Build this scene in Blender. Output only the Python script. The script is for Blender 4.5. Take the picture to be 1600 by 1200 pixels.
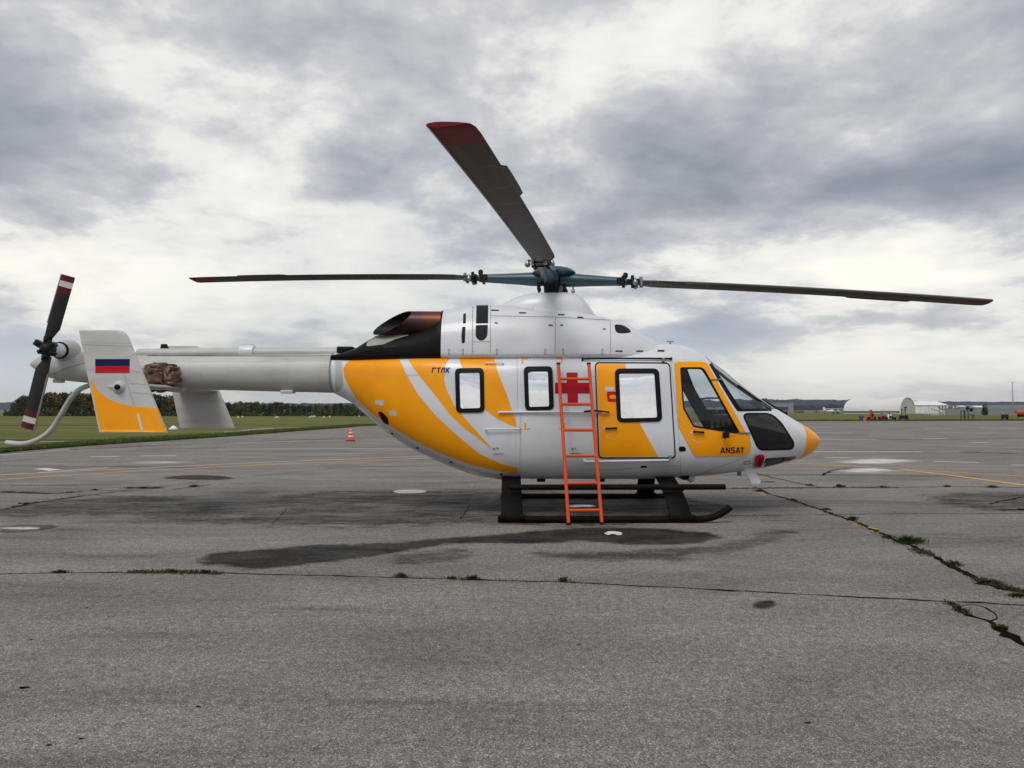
import bpy, bmesh, math, random
import numpy as np
from mathutils import Vector, Matrix, noise as mnoise
from mathutils.bvhtree import BVHTree
from mathutils.geometry import tessellate_polygon

R = math.radians
rnd = random.Random(7)
scene = bpy.context.scene
for o in list(bpy.data.objects):
    bpy.data.objects.remove(o, do_unlink=True)
COL = scene.collection

# ------------------------------------------------------------------ camera
F = 1100.0                       # focal length in pixels of the 1600 px wide photograph
CAM = Vector((0, 0, 1.42))
PITCH = math.atan(42 / F)
FWD = Vector((0, math.cos(PITCH), math.sin(PITCH)))
UP = Vector((0, -math.sin(PITCH), math.cos(PITCH)))
RIGHT = Vector((1, 0, 0))
cd = bpy.data.cameras.new('camera')
cam = bpy.data.objects.new('camera', cd)
COL.objects.link(cam)
cam.location = CAM
cam.rotation_euler = (R(90) + PITCH, 0, 0)
cd.sensor_width = 36
cd.lens = 36 * F / 1600
cd.clip_start = 0.05
cd.clip_end = 20000
scene.camera = cam

# ------------------------------------------------------------------ exposure
scene.view_settings.view_transform = 'Standard'
scene.view_settings.look = 'None'
scene.view_settings.gamma = 1
scene.view_settings.use_curve_mapping = False
scene.view_settings.exposure = 0.0
scene.render.engine = 'CYCLES'
scene.cycles.use_denoising = True
scene.cycles.max_bounces = 8
scene.cycles.transparent_max_bounces = 16

# ------------------------------------------------------------------ node helper
class NT:
    def __init__(self, tree):
        self.t = tree
        tree.nodes.clear()
    def n(self, kind, **kw):
        nd = self.t.nodes.new(kind)
        for k, v in kw.items():
            setattr(nd, k, v)
        return nd
    def put(self, sock, v):
        if hasattr(v, 'is_output'):
            self.t.links.new(v, sock)
        elif v is not None:
            try:
                sock.default_value = v
            except Exception:
                sock.default_value = (*v, 1.0)
    def m(self, op, a, b=None, c=None, clamp=False):
        nd = self.n('ShaderNodeMath', operation=op, use_clamp=clamp)
        self.put(nd.inputs[0], a)
        if b is not None: self.put(nd.inputs[1], b)
        if c is not None: self.put(nd.inputs[2], c)
        return nd.outputs[0]
    def vm(self, op, a, b=None):
        nd = self.n('ShaderNodeVectorMath', operation=op)
        self.put(nd.inputs[0], a)
        if b is not None: self.put(nd.inputs[1], b)
        return nd.outputs[0]
    def mix(self, f, a, b, kind='MIX'):
        nd = self.n('ShaderNodeMix', data_type='RGBA', blend_type=kind)
        self.put(nd.inputs[0], f); self.put(nd.inputs[6], a); self.put(nd.inputs[7], b)
        return nd.outputs[2]
    def noise(self, vec, scale, detail=4, rough=.55, dist=0.0):
        nd = self.n('ShaderNodeTexNoise')
        if vec is not None: self.t.links.new(vec, nd.inputs['Vector'])
        nd.inputs['Scale'].default_value = scale
        nd.inputs['Detail'].default_value = detail
        nd.inputs['Roughness'].default_value = rough
        nd.inputs['Distortion'].default_value = dist
        return nd.outputs[0]
    def ramp(self, f, stops):
        nd = self.n('ShaderNodeValToRGB')
        e = nd.color_ramp.elements
        while len(e) < len(stops): e.new(0.5)
        for k, (p, c) in enumerate(stops):
            e[k].position = p
            e[k].color = (*c, 1) if len(c) == 3 else c
        self.put(nd.inputs[0], f)
        return nd.outputs[0]
    def sstep(self, v, a, b, lo=0.0, hi=1.0):
        nd = self.n('ShaderNodeMapRange', interpolation_type='SMOOTHSTEP')
        self.put(nd.inputs[0], v)
        nd.inputs[1].default_value = a; nd.inputs[2].default_value = b
        nd.inputs[3].default_value = lo; nd.inputs[4].default_value = hi
        return nd.outputs[0]

# ------------------------------------------------------------------ sky
SUN_EL, SUN_AZ = R(52), R(203)        # azimuth clockwise from +Y: behind the camera, a little left
world = bpy.data.worlds.new('World')
scene.world = world
world.use_nodes = True
W = NT(world.node_tree)
tc = W.n('ShaderNodeTexCoord')
d = W.vm('NORMALIZE', tc.outputs['Generated'])
sx = W.n('ShaderNodeSeparateXYZ'); W.t.links.new(d, sx.inputs[0])
dx, dy_, dz = sx.outputs
az = W.m('ARCTAN2', dx, dy_)
el = W.m('ARCSINE', dz)
den = W.m('ADD', W.m('ABSOLUTE', dz), 0.24)
cmb = W.n('ShaderNodeCombineXYZ')
W.put(cmb.inputs[0], W.m('MULTIPLY', W.m('DIVIDE', dx, den), 1.05)); W.put(cmb.inputs[1], W.m('MULTIPLY', W.m('DIVIDE', dy_, den), 1.1))
cp = cmb.outputs[0]
warpn = W.n('ShaderNodeTexNoise'); W.t.links.new(cp, warpn.inputs['Vector'])
warpn.inputs['Scale'].default_value = 0.9; warpn.inputs['Detail'].default_value = 6
warpn.inputs['Roughness'].default_value = .6
warp = W.vm('SUBTRACT', warpn.outputs['Color'], (.5, .5, .5))
wx = W.n('ShaderNodeSeparateXYZ'); W.t.links.new(warp, wx.inputs[0])
n_big = W.noise(cp, 0.95, 10, .57, .12)
n_mid = W.noise(W.vm('ADD', cp, (7.3, 2.1, 0)), 3.0, 10, .60, .15)
n_soft = W.noise(W.vm('ADD', cp, (-3.3, 5.1, 0)), .3, 3, .5)
f = W.m('ADD', W.m('MULTIPLY', W.m('SUBTRACT', n_big, .5), 1.3), W.m('MULTIPLY', W.m('SUBTRACT', n_mid, .5), 1.0))
azw = W.m('ADD', az, W.m('MULTIPLY', wx.outputs[0], .26))
elw = W.m('ADD', el, W.m('MULTIPLY', wx.outputs[1], .10))
def pix_dir(px, py):
    v = RIGHT * ((px - 800) / F) + UP * ((600 - py) / F) + FWD
    v.normalize()
    return math.atan2(v.x, v.y), math.asin(v.z)
LOBES = [  # centre px, py, half sizes in px, amount
    (350, 285, 180, 95, .36), (180, 430, 280, 65, .32), (30, 300, 110, 60, -.06), (1090, 30, 110, 45, .22),
    (1400, 405, 330, 50, .38), (1450, 560, 300, 60, .34), (620, 420, 190, 55, .28), (700, 520, 250, 60, .16),
    (1120, 275, 280, 70, -.16), (540, 275, 110, 60, -.14), (95, 255, 170, 42, -.10), (250, 110, 340, 70, .05),
    (1090, 520, 120, 22, -.30), (1420, 480, 110, 16, -.22), (860, 110, 300, 90, .05), (1540, 330, 90, 80, -.12),
    (250, 360, 90, 35, -.12), (1330, 200, 150, 60, .12), (60, 560, 150, 30, -.16), (1480, 130, 130, 60, .08),
    (330, 560, 140, 22, .08), (980, 200, 120, 60, -.06)]
for (px, py, rx, ry, amt) in LOBES:
    a0, e0 = pix_dir(px, py)
    qa = W.m('DIVIDE', W.m('SUBTRACT', azw, a0), rx / F)
    qe = W.m('DIVIDE', W.m('SUBTRACT', elw, e0), ry / F)
    g = W.m('EXPONENT', W.m('MULTIPLY', W.m('ADD', W.m('MULTIPLY', qa, qa), W.m('MULTIPLY', qe, qe)), -1.0))
    f = W.m('ADD', f, W.m('MULTIPLY', g, amt))
f = W.m('ADD', f, .525)
cloud = W.ramp(f, [(0.0, (.225, .262, .325)), (.22, (.300, .335, .395)), (.42, (.425, .452, .505)),
                   (.57, (.590, .605, .632)), (.70, (.870, .862, .828)), (.95, (1.06, 1.03, .93))])
for (px, py, rx, ry, amt) in ((50, 575, 130, 45, .75), (480, 590, 260, 40, .55), (1060, 525, 140, 26, .55), (560, 500, 90, 25, .35), (1400, 590, 200, 18, .30), (230, 590, 160, 40, .5)):
    a0, e0 = pix_dir(px, py)
    qa = W.m('DIVIDE', W.m('SUBTRACT', azw, a0), rx / F); qe = W.m('DIVIDE', W.m('SUBTRACT', elw, e0), ry / F)
    g = W.m('EXPONENT', W.m('MULTIPLY', W.m('ADD', W.m('MULTIPLY', qa, qa), W.m('MULTIPLY', qe, qe)), -1.0))
    cloud = W.mix(W.m('MULTIPLY', W.m('MULTIPLY', g, amt), W.sstep(f, .85, .45)), cloud, (.42, .53, .68))
# air near the horizon: clouds wash out into a pale warm white
hz = W.sstep(el, .0, .16, .60, 0.0)
cloud = W.mix(hz, cloud, (.80, .79, .755))
sky = W.n('ShaderNodeTexSky', sky_type='NISHITA')
sky.sun_disc = False
sky.sun_elevation = SUN_EL
sky.sun_rotation = SUN_AZ
sky.air_density = 1.2; sky.dust_density = 2.0
cl10 = W.vm('MULTIPLY', cloud, (10, 10, 10))
cover = W.m('SUBTRACT', 1.0, W.m('MULTIPLY', W.sstep(n_soft, .50, .68), .35))
skymix = W.mix(cover, sky.outputs[0], cl10)
bg = W.n('ShaderNodeBackground')
W.t.links.new(skymix, bg.inputs['Color'])
bg.inputs['Strength'].default_value = 0.1
wo = W.n('ShaderNodeOutputWorld')
W.t.links.new(bg.outputs[0], wo.inputs[0])

# ------------------------------------------------------------------ sun (veiled by cloud)
sd = bpy.data.lights.new('sun', 'SUN')
sd.energy = 1.5
sd.angle = R(24)
sd.color = (1.0, .97, .93)
so = bpy.data.objects.new('sun', sd)
COL.objects.link(so)
sdir = Vector((math.sin(SUN_AZ) * math.cos(SUN_EL), math.cos(SUN_AZ) * math.cos(SUN_EL), math.sin(SUN_EL)))
so.rotation_euler = sdir.to_track_quat('Z', 'Y').to_euler()
so.location = sdir * 60

# ------------------------------------------------------------------ geometry helpers
def ray(px, py):
    return RIGHT * ((px - 800) / F) + UP * ((600 - py) / F) + FWD
def at(px, py, Y):
    v = ray(px, py)
    return CAM + v * (Y / v.y)
def gnd(px, py, z=0.0):
    v = ray(px, py)
    p = CAM + v * ((z - CAM.z) / v.z)
    return Vector((p.x, p.y, z))
D = 10.18
ROOT = Vector((at(862, 600, D).x, D, 0))
def L(px, py, dy=0.0):
    return at(px, py, D + dy) - ROOT

def link(ob, parent=None):
    COL.objects.link(ob)
    if parent is not None: ob.parent = parent
    return ob
def tag(o, label=None, cat=None, group=None, kind=None):
    for k, v in (('label', label), ('category', cat), ('group', group), ('kind', kind)):
        if v: o[k] = v
    return o
def empty(name, loc, rz=0):
    o = bpy.data.objects.new(name, None)
    o.empty_display_size = .3
    o.location = loc; o.rotation_euler = (0, 0, rz)
    COL.objects.link(o)
    return o
class MB:
    """collects shapes and links them as one mesh object"""
    def __init__(self): self.v = []; self.f = []; self.mi = []; self.cur = 0
    def add(self, vs, fs):
        b = len(self.v)
        self.v += [Vector(p) for p in vs]
        self.f += [tuple(b + i for i in q) for q in fs]
        self.mi += [self.cur] * len(fs)
        return self
    def box(self, c, s, rot=None):
        c = Vector(c); hx, hy, hz = s[0] / 2, s[1] / 2, s[2] / 2
        vs = [Vector((a * hx, b * hy, e * hz)) for a in (-1, 1) for b in (-1, 1) for e in (-1, 1)]
        if rot is not None: vs = [rot @ p for p in vs]
        return self.add([c + p for p in vs], [(0, 1, 3, 2), (4, 6, 7, 5), (0, 4, 5, 1), (2, 3, 7, 6), (0, 2, 6, 4), (1, 5, 7, 3)])
    def tube(self, pts, r, n=10, cap=True, sy=1.0):
        pts = [Vector(p) for p in pts]
        rs = r if isinstance(r, (list, tuple)) else [r] * len(pts)
        prev = None; vs = []; fs = []
        for i, p in enumerate(pts):
            t = (pts[min(i + 1, len(pts) - 1)] - pts[max(i - 1, 0)]).normalized()
            if prev is None:
                a = Vector((0, 0, 1)) if abs(t.z) < .9 else Vector((1, 0, 0))
                u = t.cross(a).normalized()
            else:
                u = (prev - t * prev.dot(t)).normalized()
            prev = u; w = t.cross(u)
            for k in range(n):
                a = 2 * math.pi * k / n
                vs.append(p + (u * math.cos(a) + w * math.sin(a) * sy) * rs[i])
        for i in range(len(pts) - 1):
            for k in range(n):
                k2 = (k + 1) % n
                fs.append((i * n + k, i * n + k2, (i + 1) * n + k2, (i + 1) * n + k))
        if cap:
            fs.append(tuple(reversed(range(n)))); fs.append(tuple((len(pts) - 1) * n + k for k in range(n)))
        return self.add(vs, fs)
    def lathe(self, c, prof, n=20, axis='z'):
        c = Vector(c); vs = []; fs = []
        for (r, z) in prof:
            for k in range(n):
                a = 2 * math.pi * k / n
                p = Vector((r * math.cos(a), r * math.sin(a), z))
                if axis == 'y': p = Vector((p.x, p.z, p.y))
                if axis == 'x': p = Vector((p.z, p.x, p.y))
                vs.append(c + p)
        for i in range(len(prof) - 1):
            for k in range(n):
                k2 = (k + 1) % n
                fs.append((i * n + k, i * n + k2, (i + 1) * n + k2, (i + 1) * n + k))
        fs.append(tuple(reversed(range(n)))); fs.append(tuple((len(prof) - 1) * n + k for k in range(n)))
        return self.add(vs, fs)
    def prism(self, loop, vec):
        """closed loop of points extruded by vec"""
        n = len(loop); vec = Vector(vec)
        loop = [Vector(p) for p in loop]
        tris = tessellate_polygon([loop])
        fs = [tuple(t) for t in tris] + [tuple(n + i for i in reversed(t)) for t in tris]
        fs += [(i, (i + 1) % n, n + (i + 1) % n, n + i) for i in range(n)]
        return self.add(loop + [p + vec for p in loop], fs)
    def mesh(self, name, fix=True):
        me = bpy.data.meshes.new(name)
        me.from_pydata([tuple(p) for p in self.v], [], self.f)
        if any(self.mi): me.polygons.foreach_set('material_index', self.mi)
        if fix:
            bm = bmesh.new(); bm.from_mesh(me)
            bmesh.ops.recalc_face_normals(bm, faces=bm.faces)
            bm.to_mesh(me); bm.free()
        return me
    def build(self, name, mats, parent=None, smooth=None, fix=True, bevel=0):
        me = self.mesh(name, fix)
        for mt in (mats if isinstance(mats, (list, tuple)) else [mats]): me.materials.append(mt)
        if smooth is not None: shade(me, smooth)
        ob = bpy.data.objects.new(name, me)
        if bevel:
            bv = ob.modifiers.new('bevel', 'BEVEL'); bv.width = bevel; bv.segments = 2; bv.limit_method = 'ANGLE'
            bv.angle_limit = R(40)
        return link(ob, parent)
def shade(me, ang=40):
    me.polygons.foreach_set('use_smooth', [True] * len(me.polygons))
    me.set_sharp_from_angle(angle=R(ang))
def copy_tree(o, parent=None):
    c = o.copy(); COL.objects.link(c)
    if parent is not None: c.parent = parent
    for ch in list(o.children): copy_tree(ch, c)
    return c
def pchip(xs, ys):
    xs = np.array(xs, float); ys = np.array(ys, float)
    k = np.argsort(xs); xs = xs[k]; ys = ys[k]
    h = np.diff(xs); dl = np.diff(ys) / h
    dd = np.zeros_like(xs)
    dd[0] = dl[0]; dd[-1] = dl[-1]
    for i in range(1, len(xs) - 1):
        if dl[i - 1] * dl[i] > 0:
            w1 = 2 * h[i] + h[i - 1]; w2 = h[i] + 2 * h[i - 1]
            dd[i] = (w1 + w2) / (w1 / dl[i - 1] + w2 / dl[i])
    def fn(x):
        x = np.clip(x, xs[0], xs[-1])
        i = min(max(int(np.searchsorted(xs, x) - 1), 0), len(xs) - 2)
        t = (x - xs[i]) / h[i]
        return float((2*t**3 - 3*t**2 + 1) * ys[i] + (t**3 - 2*t**2 + t) * h[i] * dd[i] + (-2*t**3 + 3*t**2) * ys[i+1] + (t**3 - t**2) * h[i] * dd[i+1])
    return fn

# ------------------------------------------------------------------ materials
M = {}
def mat(name, col, rough=.5, metal=0.0, var=0.0, vscale=4.0, bump=0.0, bscale=30.0, coat=0.0, spec=.5, dirt=None, dirt_amt=0.0, dirt_scale=2.0, stretch=None, rvar=0.0):
    m = bpy.data.materials.new(name); m.use_nodes = True
    t = NT(m.node_tree)
    b = t.n('ShaderNodeBsdfPrincipled'); o = t.n('ShaderNodeOutputMaterial')
    t.t.links.new(b.outputs[0], o.inputs[0])
    c = (*col, 1)
    tcn = t.n('ShaderNodeTexCoord'); vec = tcn.outputs['Object']
    if stretch: vec = t.vm('MULTIPLY', vec, stretch)
    if var:
        nz = t.noise(vec, vscale, 5, .6)
        k = t.m('ADD', 1 - var, t.m('MULTIPLY', nz, 2 * var))
        vv = t.n('ShaderNodeVectorMath', operation='SCALE'); vv.inputs[0].default_value = col; t.put(vv.inputs['Scale'], k)
        c = vv.outputs[0]
    if dirt is not None:
        nz = t.noise(vec, dirt_scale, 7, .65, .4)
        c = t.mix(t.sstep(nz, .42, .75, 0, dirt_amt), c, (*dirt, 1))
    t.put(b.inputs['Base Color'], c)
    b.inputs['Metallic'].default_value = metal
    if rvar:
        t.put(b.inputs['Roughness'], t.m('ADD', rough - rvar, t.m('MULTIPLY', t.noise(vec, vscale * 2.3, 5, .6), 2 * rvar)))
    else:
        b.inputs['Roughness'].default_value = rough
    b.inputs['Specular IOR Level'].default_value = spec
    b.inputs['Coat Weight'].default_value = coat
    b.inputs['Coat Roughness'].default_value = .12
    if bump:
        bp = t.n('ShaderNodeBump'); bp.inputs['Strength'].default_value = bump; bp.inputs['Distance'].default_value = .02
        t.put(bp.inputs['Height'], t.noise(vec, bscale, 3, .5))
        t.t.links.new(bp.outputs[0], b.inputs['Normal'])
    M[name] = m
    return m
mat('white_paint', (.685, .708, .745), .33, coat=.25, var=.05, vscale=1.6, bump=.10, bscale=2.2, dirt=(.42, .40, .37), dirt_amt=.25, dirt_scale=1.3, stretch=(1, 1, 1.6))
mat('boom_paint', (.50, .49, .465), .42, var=.08, vscale=2.0, bump=.08, bscale=3, dirt=(.26, .24, .21), dirt_amt=.5, dirt_scale=1.8, stretch=(.6, 1, 2.2))
mat('fin_paint', (.53, .525, .51), .42, var=.06, vscale=3, bump=.10, bscale=5, dirt=(.33, .31, .28), dirt_amt=.35, dirt_scale=2.5, stretch=(.5, 1, 3))
mat('orange_paint', (.98, .37, .003), .34, coat=.10, spec=.25, var=.04, vscale=2, bump=.10, bscale=2.2, dirt=(.62, .21, .004), dirt_amt=.30, dirt_scale=1.7)
mat('red_paint', (.50, .008, .020), .4, spec=.2, coat=.0, var=.05)
mat('blue_paint', (.004, .012, .075), .4, spec=.2)
mat('navy_print', (.012, .014, .05), .5, spec=.18)
mat('black_paint', (.006, .0055, .006), .45, var=.3, vscale=6, spec=.12)
mat('black_rubber', (.005, .005, .006), .5, spec=.18)
mat('soot_grey', (.33, .31, .28), .7, var=.35, vscale=14)
mat('seam', (.10, .10, .105), .6)
mat('seam_light', (.36, .36, .37), .6)
mat('rivet', (.24, .24, .245), .6)
mat('dark_mesh', (.018, .018, .020), .65, var=.5, vscale=60, spec=.18)
mat('print_grey', (.20, .20, .22), .6)
mat('placard', (.62, .62, .60), .5, var=.12, vscale=90)
mat('hub_blue', (.022, .062, .090), .38, metal=.0, var=.25, vscale=7, coat=.2)
mat('hub_black', (.012, .013, .015), .42, var=.3, vscale=20, spec=.18)
mat('steel', (.32, .32, .33), .35, metal=.85, var=.1, vscale=20)
def make_blade():
    m = bpy.data.materials.new('blade_grey'); m.use_nodes = True
    t = NT(m.node_tree); b = t.n('ShaderNodeBsdfPrincipled'); o = t.n('ShaderNodeOutputMaterial')
    t.t.links.new(b.outputs[0], o.inputs[0])
    g = t.n('ShaderNodeTexCoord'); P = g.outputs['Object']
    sp_ = t.n('ShaderNodeSeparateXYZ'); t.t.links.new(P, sp_.inputs[0])
    base = t.ramp(t.m('DIVIDE', t.m('ADD', sp_.outputs[0], t.m('MULTIPLY', t.noise(P, .8, 4), 1.2)), 6.0), [(.25, (.125, .118, .105)), (.50, (.085, .074, .058)), (.75, (.052, .043, .032)), (1, (.070, .058, .042))])
    pat = t.noise(t.vm('MULTIPLY', P, (.5, 2.2, 1)), 2.2, 6, .65, .4)
    c = t.mix(t.sstep(pat, .40, .66, 0, .6), base, (.026, .021, .017, 1))
    sc = t.noise(t.vm('MULTIPLY', P, (34, 1.1, 1)), 1.0, 3, .6, .35)
    fade = t.m('SUBTRACT', 1.0, t.m('MULTIPLY', sp_.outputs[0], .17), clamp=True)
    c = t.mix(t.m('MULTIPLY', t.sstep(sc, .60, .70), fade), c, (.34, .32, .29, 1))
    t.put(b.inputs['Base Color'], c); b.inputs['Roughness'].default_value = .5; b.inputs['Specular IOR Level'].default_value = .25
    M['blade_grey'] = m
make_blade()
mat('blade_edge', (.16, .155, .14), .4, metal=.3, var=.15)
mat('blade_red', (.15, .007, .009), .45, var=.2, spec=.15)
mat('tail_black', (.014, .013, .013), .42, var=.25, spec=.18)
mat('maroon', (.075, .003, .008), .42, var=.15, spec=.2)
mat('band_white', (.50, .47, .43), .5, var=.08)
mat('bare_grey', (.22, .20, .18), .45, var=.15)
mat('skid_black', (.0045, .0044, .0042), .6, var=.3, vscale=5, dirt=(.022, .020, .017), dirt_amt=.4, spec=.10)
mat('ladder_orange', (.80, .085, .012), .4, var=.10, vscale=12, dirt=(.35, .05, .02), dirt_amt=.3, dirt_scale=14)
mat('interior', (.030, .032, .042), .7, var=.2, spec=.18)
mat('seat_cloth', (.028, .028, .032), .85, bump=.3, bscale=200, spec=.18)
mat('camo', (.11, .050, .032), .85, var=.3, dirt=(.40, .30, .25), dirt_amt=1.0, dirt_scale=9, bump=.4, bscale=40)
mat('rag', (.72, .72, .70), .9, bump=.3, bscale=80)
mat('dark_glass', (.006, .007, .009), .06, spec=.6)
mat('trunk', (.05, .042, .034), .9, spec=.18)
mat('cone_orange', (.85, .055, .02), .45)
mat('cone_white', (.75, .72, .70), .5)
mat('rubber', (.02, .02, .02), .8, spec=.18)
mat('concrete_grey', (.24, .245, .27), .85, var=.1, vscale=.3)
mat('cladding', (.25, .26, .33), .7, var=.05, vscale=.1)
mat('tent', (.68, .665, .64), .7, var=.08, vscale=.4)
mat('tent_white', (.74, .76, .78), .6, var=.03, vscale=.3)
mat('tent_end', (.48, .50, .47), .7, var=.06, vscale=.4)
mat('hem_blue', (.02, .026, .09), .6)
mat('truck_orange', (.42, .075, .025), .5, var=.1, vscale=2)
mat('yellow_dirty', (.36, .28, .12), .7)
mat('trolley_red', (.42, .02, .015), .4)
mat('drum_blue', (.03, .06, .16), .5)
mat('car_white', (.7, .7, .72), .3)
mat('car_dark', (.06, .065, .075), .3)
mat('path_grey', (.24, .235, .22), .9, var=.15, vscale=.5)

def make_exhaust():
    m = bpy.data.materials.new('exhaust_metal'); m.use_nodes = True
    t = NT(m.node_tree); b = t.n('ShaderNodeBsdfPrincipled'); o = t.n('ShaderNodeOutputMaterial')
    t.t.links.new(b.outputs[0], o.inputs[0])
    g = t.n('ShaderNodeTexCoord'); s = t.n('ShaderNodeSeparateXYZ'); t.t.links.new(g.outputs['Object'], s.inputs[0])
    x = t.m('ADD', s.outputs[0], t.m('MULTIPLY', t.m('SUBTRACT', t.noise(g.outputs['Object'], 6, 4), .5), .25))
    x0 = L(620, 500, -.38).x; x1 = L(686, 500, -.38).x
    k = t.n('ShaderNodeMapRange'); t.put(k.inputs[0], x); k.inputs[1].default_value = x0; k.inputs[2].default_value = x1
    c = t.ramp(k.outputs[0], [(0, (.030, .018, .016)), (.35, (.065, .028, .024)), (.55, (.075, .04, .042)), (.8, (.16, .050, .022)), (1, (.19, .060, .025))])
    t.put(b.inputs['Base Color'], c); b.inputs['Metallic'].default_value = .75; b.inputs['Roughness'].default_value = .38
    M['exhaust_metal'] = m
make_exhaust()

def make_glass(name, tint, refl=1.0, rough=.02):
    m = bpy.data.materials.new(name); m.use_nodes = True
    t = NT(m.node_tree); o = t.n('ShaderNodeOutputMaterial')
    tr = t.n('ShaderNodeBsdfTransparent'); tr.inputs[0].default_value = (*tint, 1)
    gl = t.n('ShaderNodeBsdfGlossy'); gl.inputs['Roughness'].default_value = rough
    lw = t.n('ShaderNodeLayerWeight'); lw.inputs[0].default_value = .5
    fr = t.m('ADD', .04, t.m('MULTIPLY', t.m('POWER', lw.outputs['Facing'], 5.0), .9))
    mx = t.n('ShaderNodeMixShader'); t.put(mx.inputs[0], t.m('MULTIPLY', fr, refl, clamp=True))
    t.t.links.new(tr.outputs[0], mx.inputs[1]); t.t.links.new(gl.outputs[0], mx.inputs[2])
    t.t.links.new(mx.outputs[0], o.inputs[0])
    M[name] = m
make_glass('glass', (.80, .85, .88))

def make_film():
    m = bpy.data.materials.new('mirror_film'); m.use_nodes = True
    t = NT(m.node_tree); o = t.n('ShaderNodeOutputMaterial')
    b = t.n('ShaderNodeBsdfPrincipled'); t.t.links.new(b.outputs[0], o.inputs[0])
    tcn = t.n('ShaderNodeTexCoord')
    b.inputs['Base Color'].default_value = (.94, .96, .99, 1)
    b.inputs['Metallic'].default_value = .7
    b.inputs['Roughness'].default_value = .04
    b.inputs['Coat Weight'].default_value = .5
    bp = t.n('ShaderNodeBump'); bp.inputs['Strength'].default_value = .12; bp.inputs['Distance'].default_value = .02
    t.put(bp.inputs['Height'], t.noise(tcn.outputs['Object'], 5, 3, .5))
    t.t.links.new(bp.outputs[0], b.inputs['Normal'])
    M['mirror_film'] = m
make_film()

def make_asphalt(name, mul=1.0, rough=.85, wet=False):
    m = bpy.data.materials.new(name); m.use_nodes = True
    t = NT(m.node_tree); o = t.n('ShaderNodeOutputMaterial')
    b = t.n('ShaderNodeBsdfPrincipled'); t.t.links.new(b.outputs[0], o.inputs[0])
    g = t.n('ShaderNodeNewGeometry'); P = g.outputs['Position']
    big = t.noise(P, .16, 5, .6, .3)
    Ps = t.vm('MULTIPLY', P, (.5, 1.6, 1))
    mid = t.noise(Ps, .8, 7, .68, .5)
    fine = t.noise(P, 70, 4, .75)
    grit = t.noise(P, 230, 2, .7)
    v = t.n('ShaderNodeTexVoronoi'); t.t.links.new(P, v.inputs['Vector']); v.inputs['Scale'].default_value = 190
    vs = t.n('ShaderNodeSeparateXYZ'); t.t.links.new(v.outputs['Color'], vs.inputs[0])
    stones = t.sstep(vs.outputs[0], .72, .98)
    pits = t.sstep(vs.outputs[1], .72, .98)
    k = t.m('ADD', .62, t.m('MULTIPLY', big, .46))
    k = t.m('MULTIPLY', k, t.m('ADD', .35, t.m('MULTIPLY', mid, 1.26)))
    k = t.m('MULTIPLY', k, t.m('MAXIMUM', .25, t.m('ADD', -.34, t.m('MULTIPLY', fine, 2.75))))
    k = t.m('MULTIPLY', k, t.m('MAXIMUM', .25, t.m('ADD', -.35, t.m('MULTIPLY', grit, 2.7))))
    cg = t.noise(P, 19, 3, .7)
    k = t.m('MULTIPLY', k, t.m('MAXIMUM', .5, t.m('ADD', .25, t.m('MULTIPLY', cg, 1.5))))
    k = t.m('MULTIPLY', k, t.m('ADD', .95, t.m('MULTIPLY', stones, 1.0)))
    k = t.m('MULTIPLY', k, t.m('SUBTRACT', 1.0, t.m('MULTIPLY', pits, .45)))
    # old dark stains and rubber streaks running across the apron
    st = t.noise(t.vm('MULTIPLY', P, (.12, .75, 1)), 1.0, 8, .7, .8)
    k = t.m('MULTIPLY', k, t.sstep(st, .52, .70, 1.0, .46))
    st2 = t.noise(t.vm('MULTIPLY', t.vm('ADD', P, (31, 17, 0)), (.5, 2.4, 1)), 1.0, 7, .72, .6)
    k = t.m('MULTIPLY', k, t.sstep(st2, .60, .74, 1.0, .62))
    k = t.m('MULTIPLY', k, 1.06)
    if name != 'asphalt':
        k = t.m('MULTIPLY', k, t.sstep(t.noise(t.vm('MULTIPLY', P, (.7, 1.6, 1)), 2.2, 8, .75, .4), .36, .64, .55, 1.55))
    k = t.m('MULTIPLY', k, mul)
    tone = t.mix(t.noise(P, .35, 3, .5), (.232, .207, .181, 1), (.222, .207, .197, 1))
    sc = t.n('ShaderNodeVectorMath', operation='SCALE'); t.put(sc.inputs[0], tone); t.put(sc.inputs['Scale'], k)
    t.put(b.inputs['Base Color'], sc.outputs[0])
    if name != 'asphalt':
        fa = t.n('ShaderNodeAttribute', attribute_name='fade')
        en = t.noise(t.vm('MULTIPLY', P, (.7, 1.5, 1)), 3.6, 9, .78, .5)
        t.put(b.inputs['Alpha'], t.m('MULTIPLY', t.sstep(t.m('ADD', fa.outputs['Fac'], t.m('MULTIPLY', t.m('SUBTRACT', en, .5), 1.9)), .02, .62), .96))
    if wet:
        t.put(b.inputs['Roughness'], t.m('ADD', rough, t.m('MULTIPLY', fine, .25)))
    else:
        b.inputs['Roughness'].default_value = rough
    b.inputs['Specular IOR Level'].default_value = .05 if wet else .05
    bp = t.n('ShaderNodeBump'); bp.inputs['Strength'].default_value = .5 if not wet else .35; bp.inputs['Distance'].default_value = .006
    t.put(bp.inputs['Height'], t.m('ADD', t.m('MULTIPLY', fine, .8), grit))
    t.t.links.new(bp.outputs[0], b.inputs['Normal'])
    M[name] = m
make_asphalt('asphalt')
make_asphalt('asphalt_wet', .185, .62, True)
make_asphalt('asphalt_damp_shade', .52, .75, True)  # damp tarmac, also the shade painted beneath the helicopter

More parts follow.
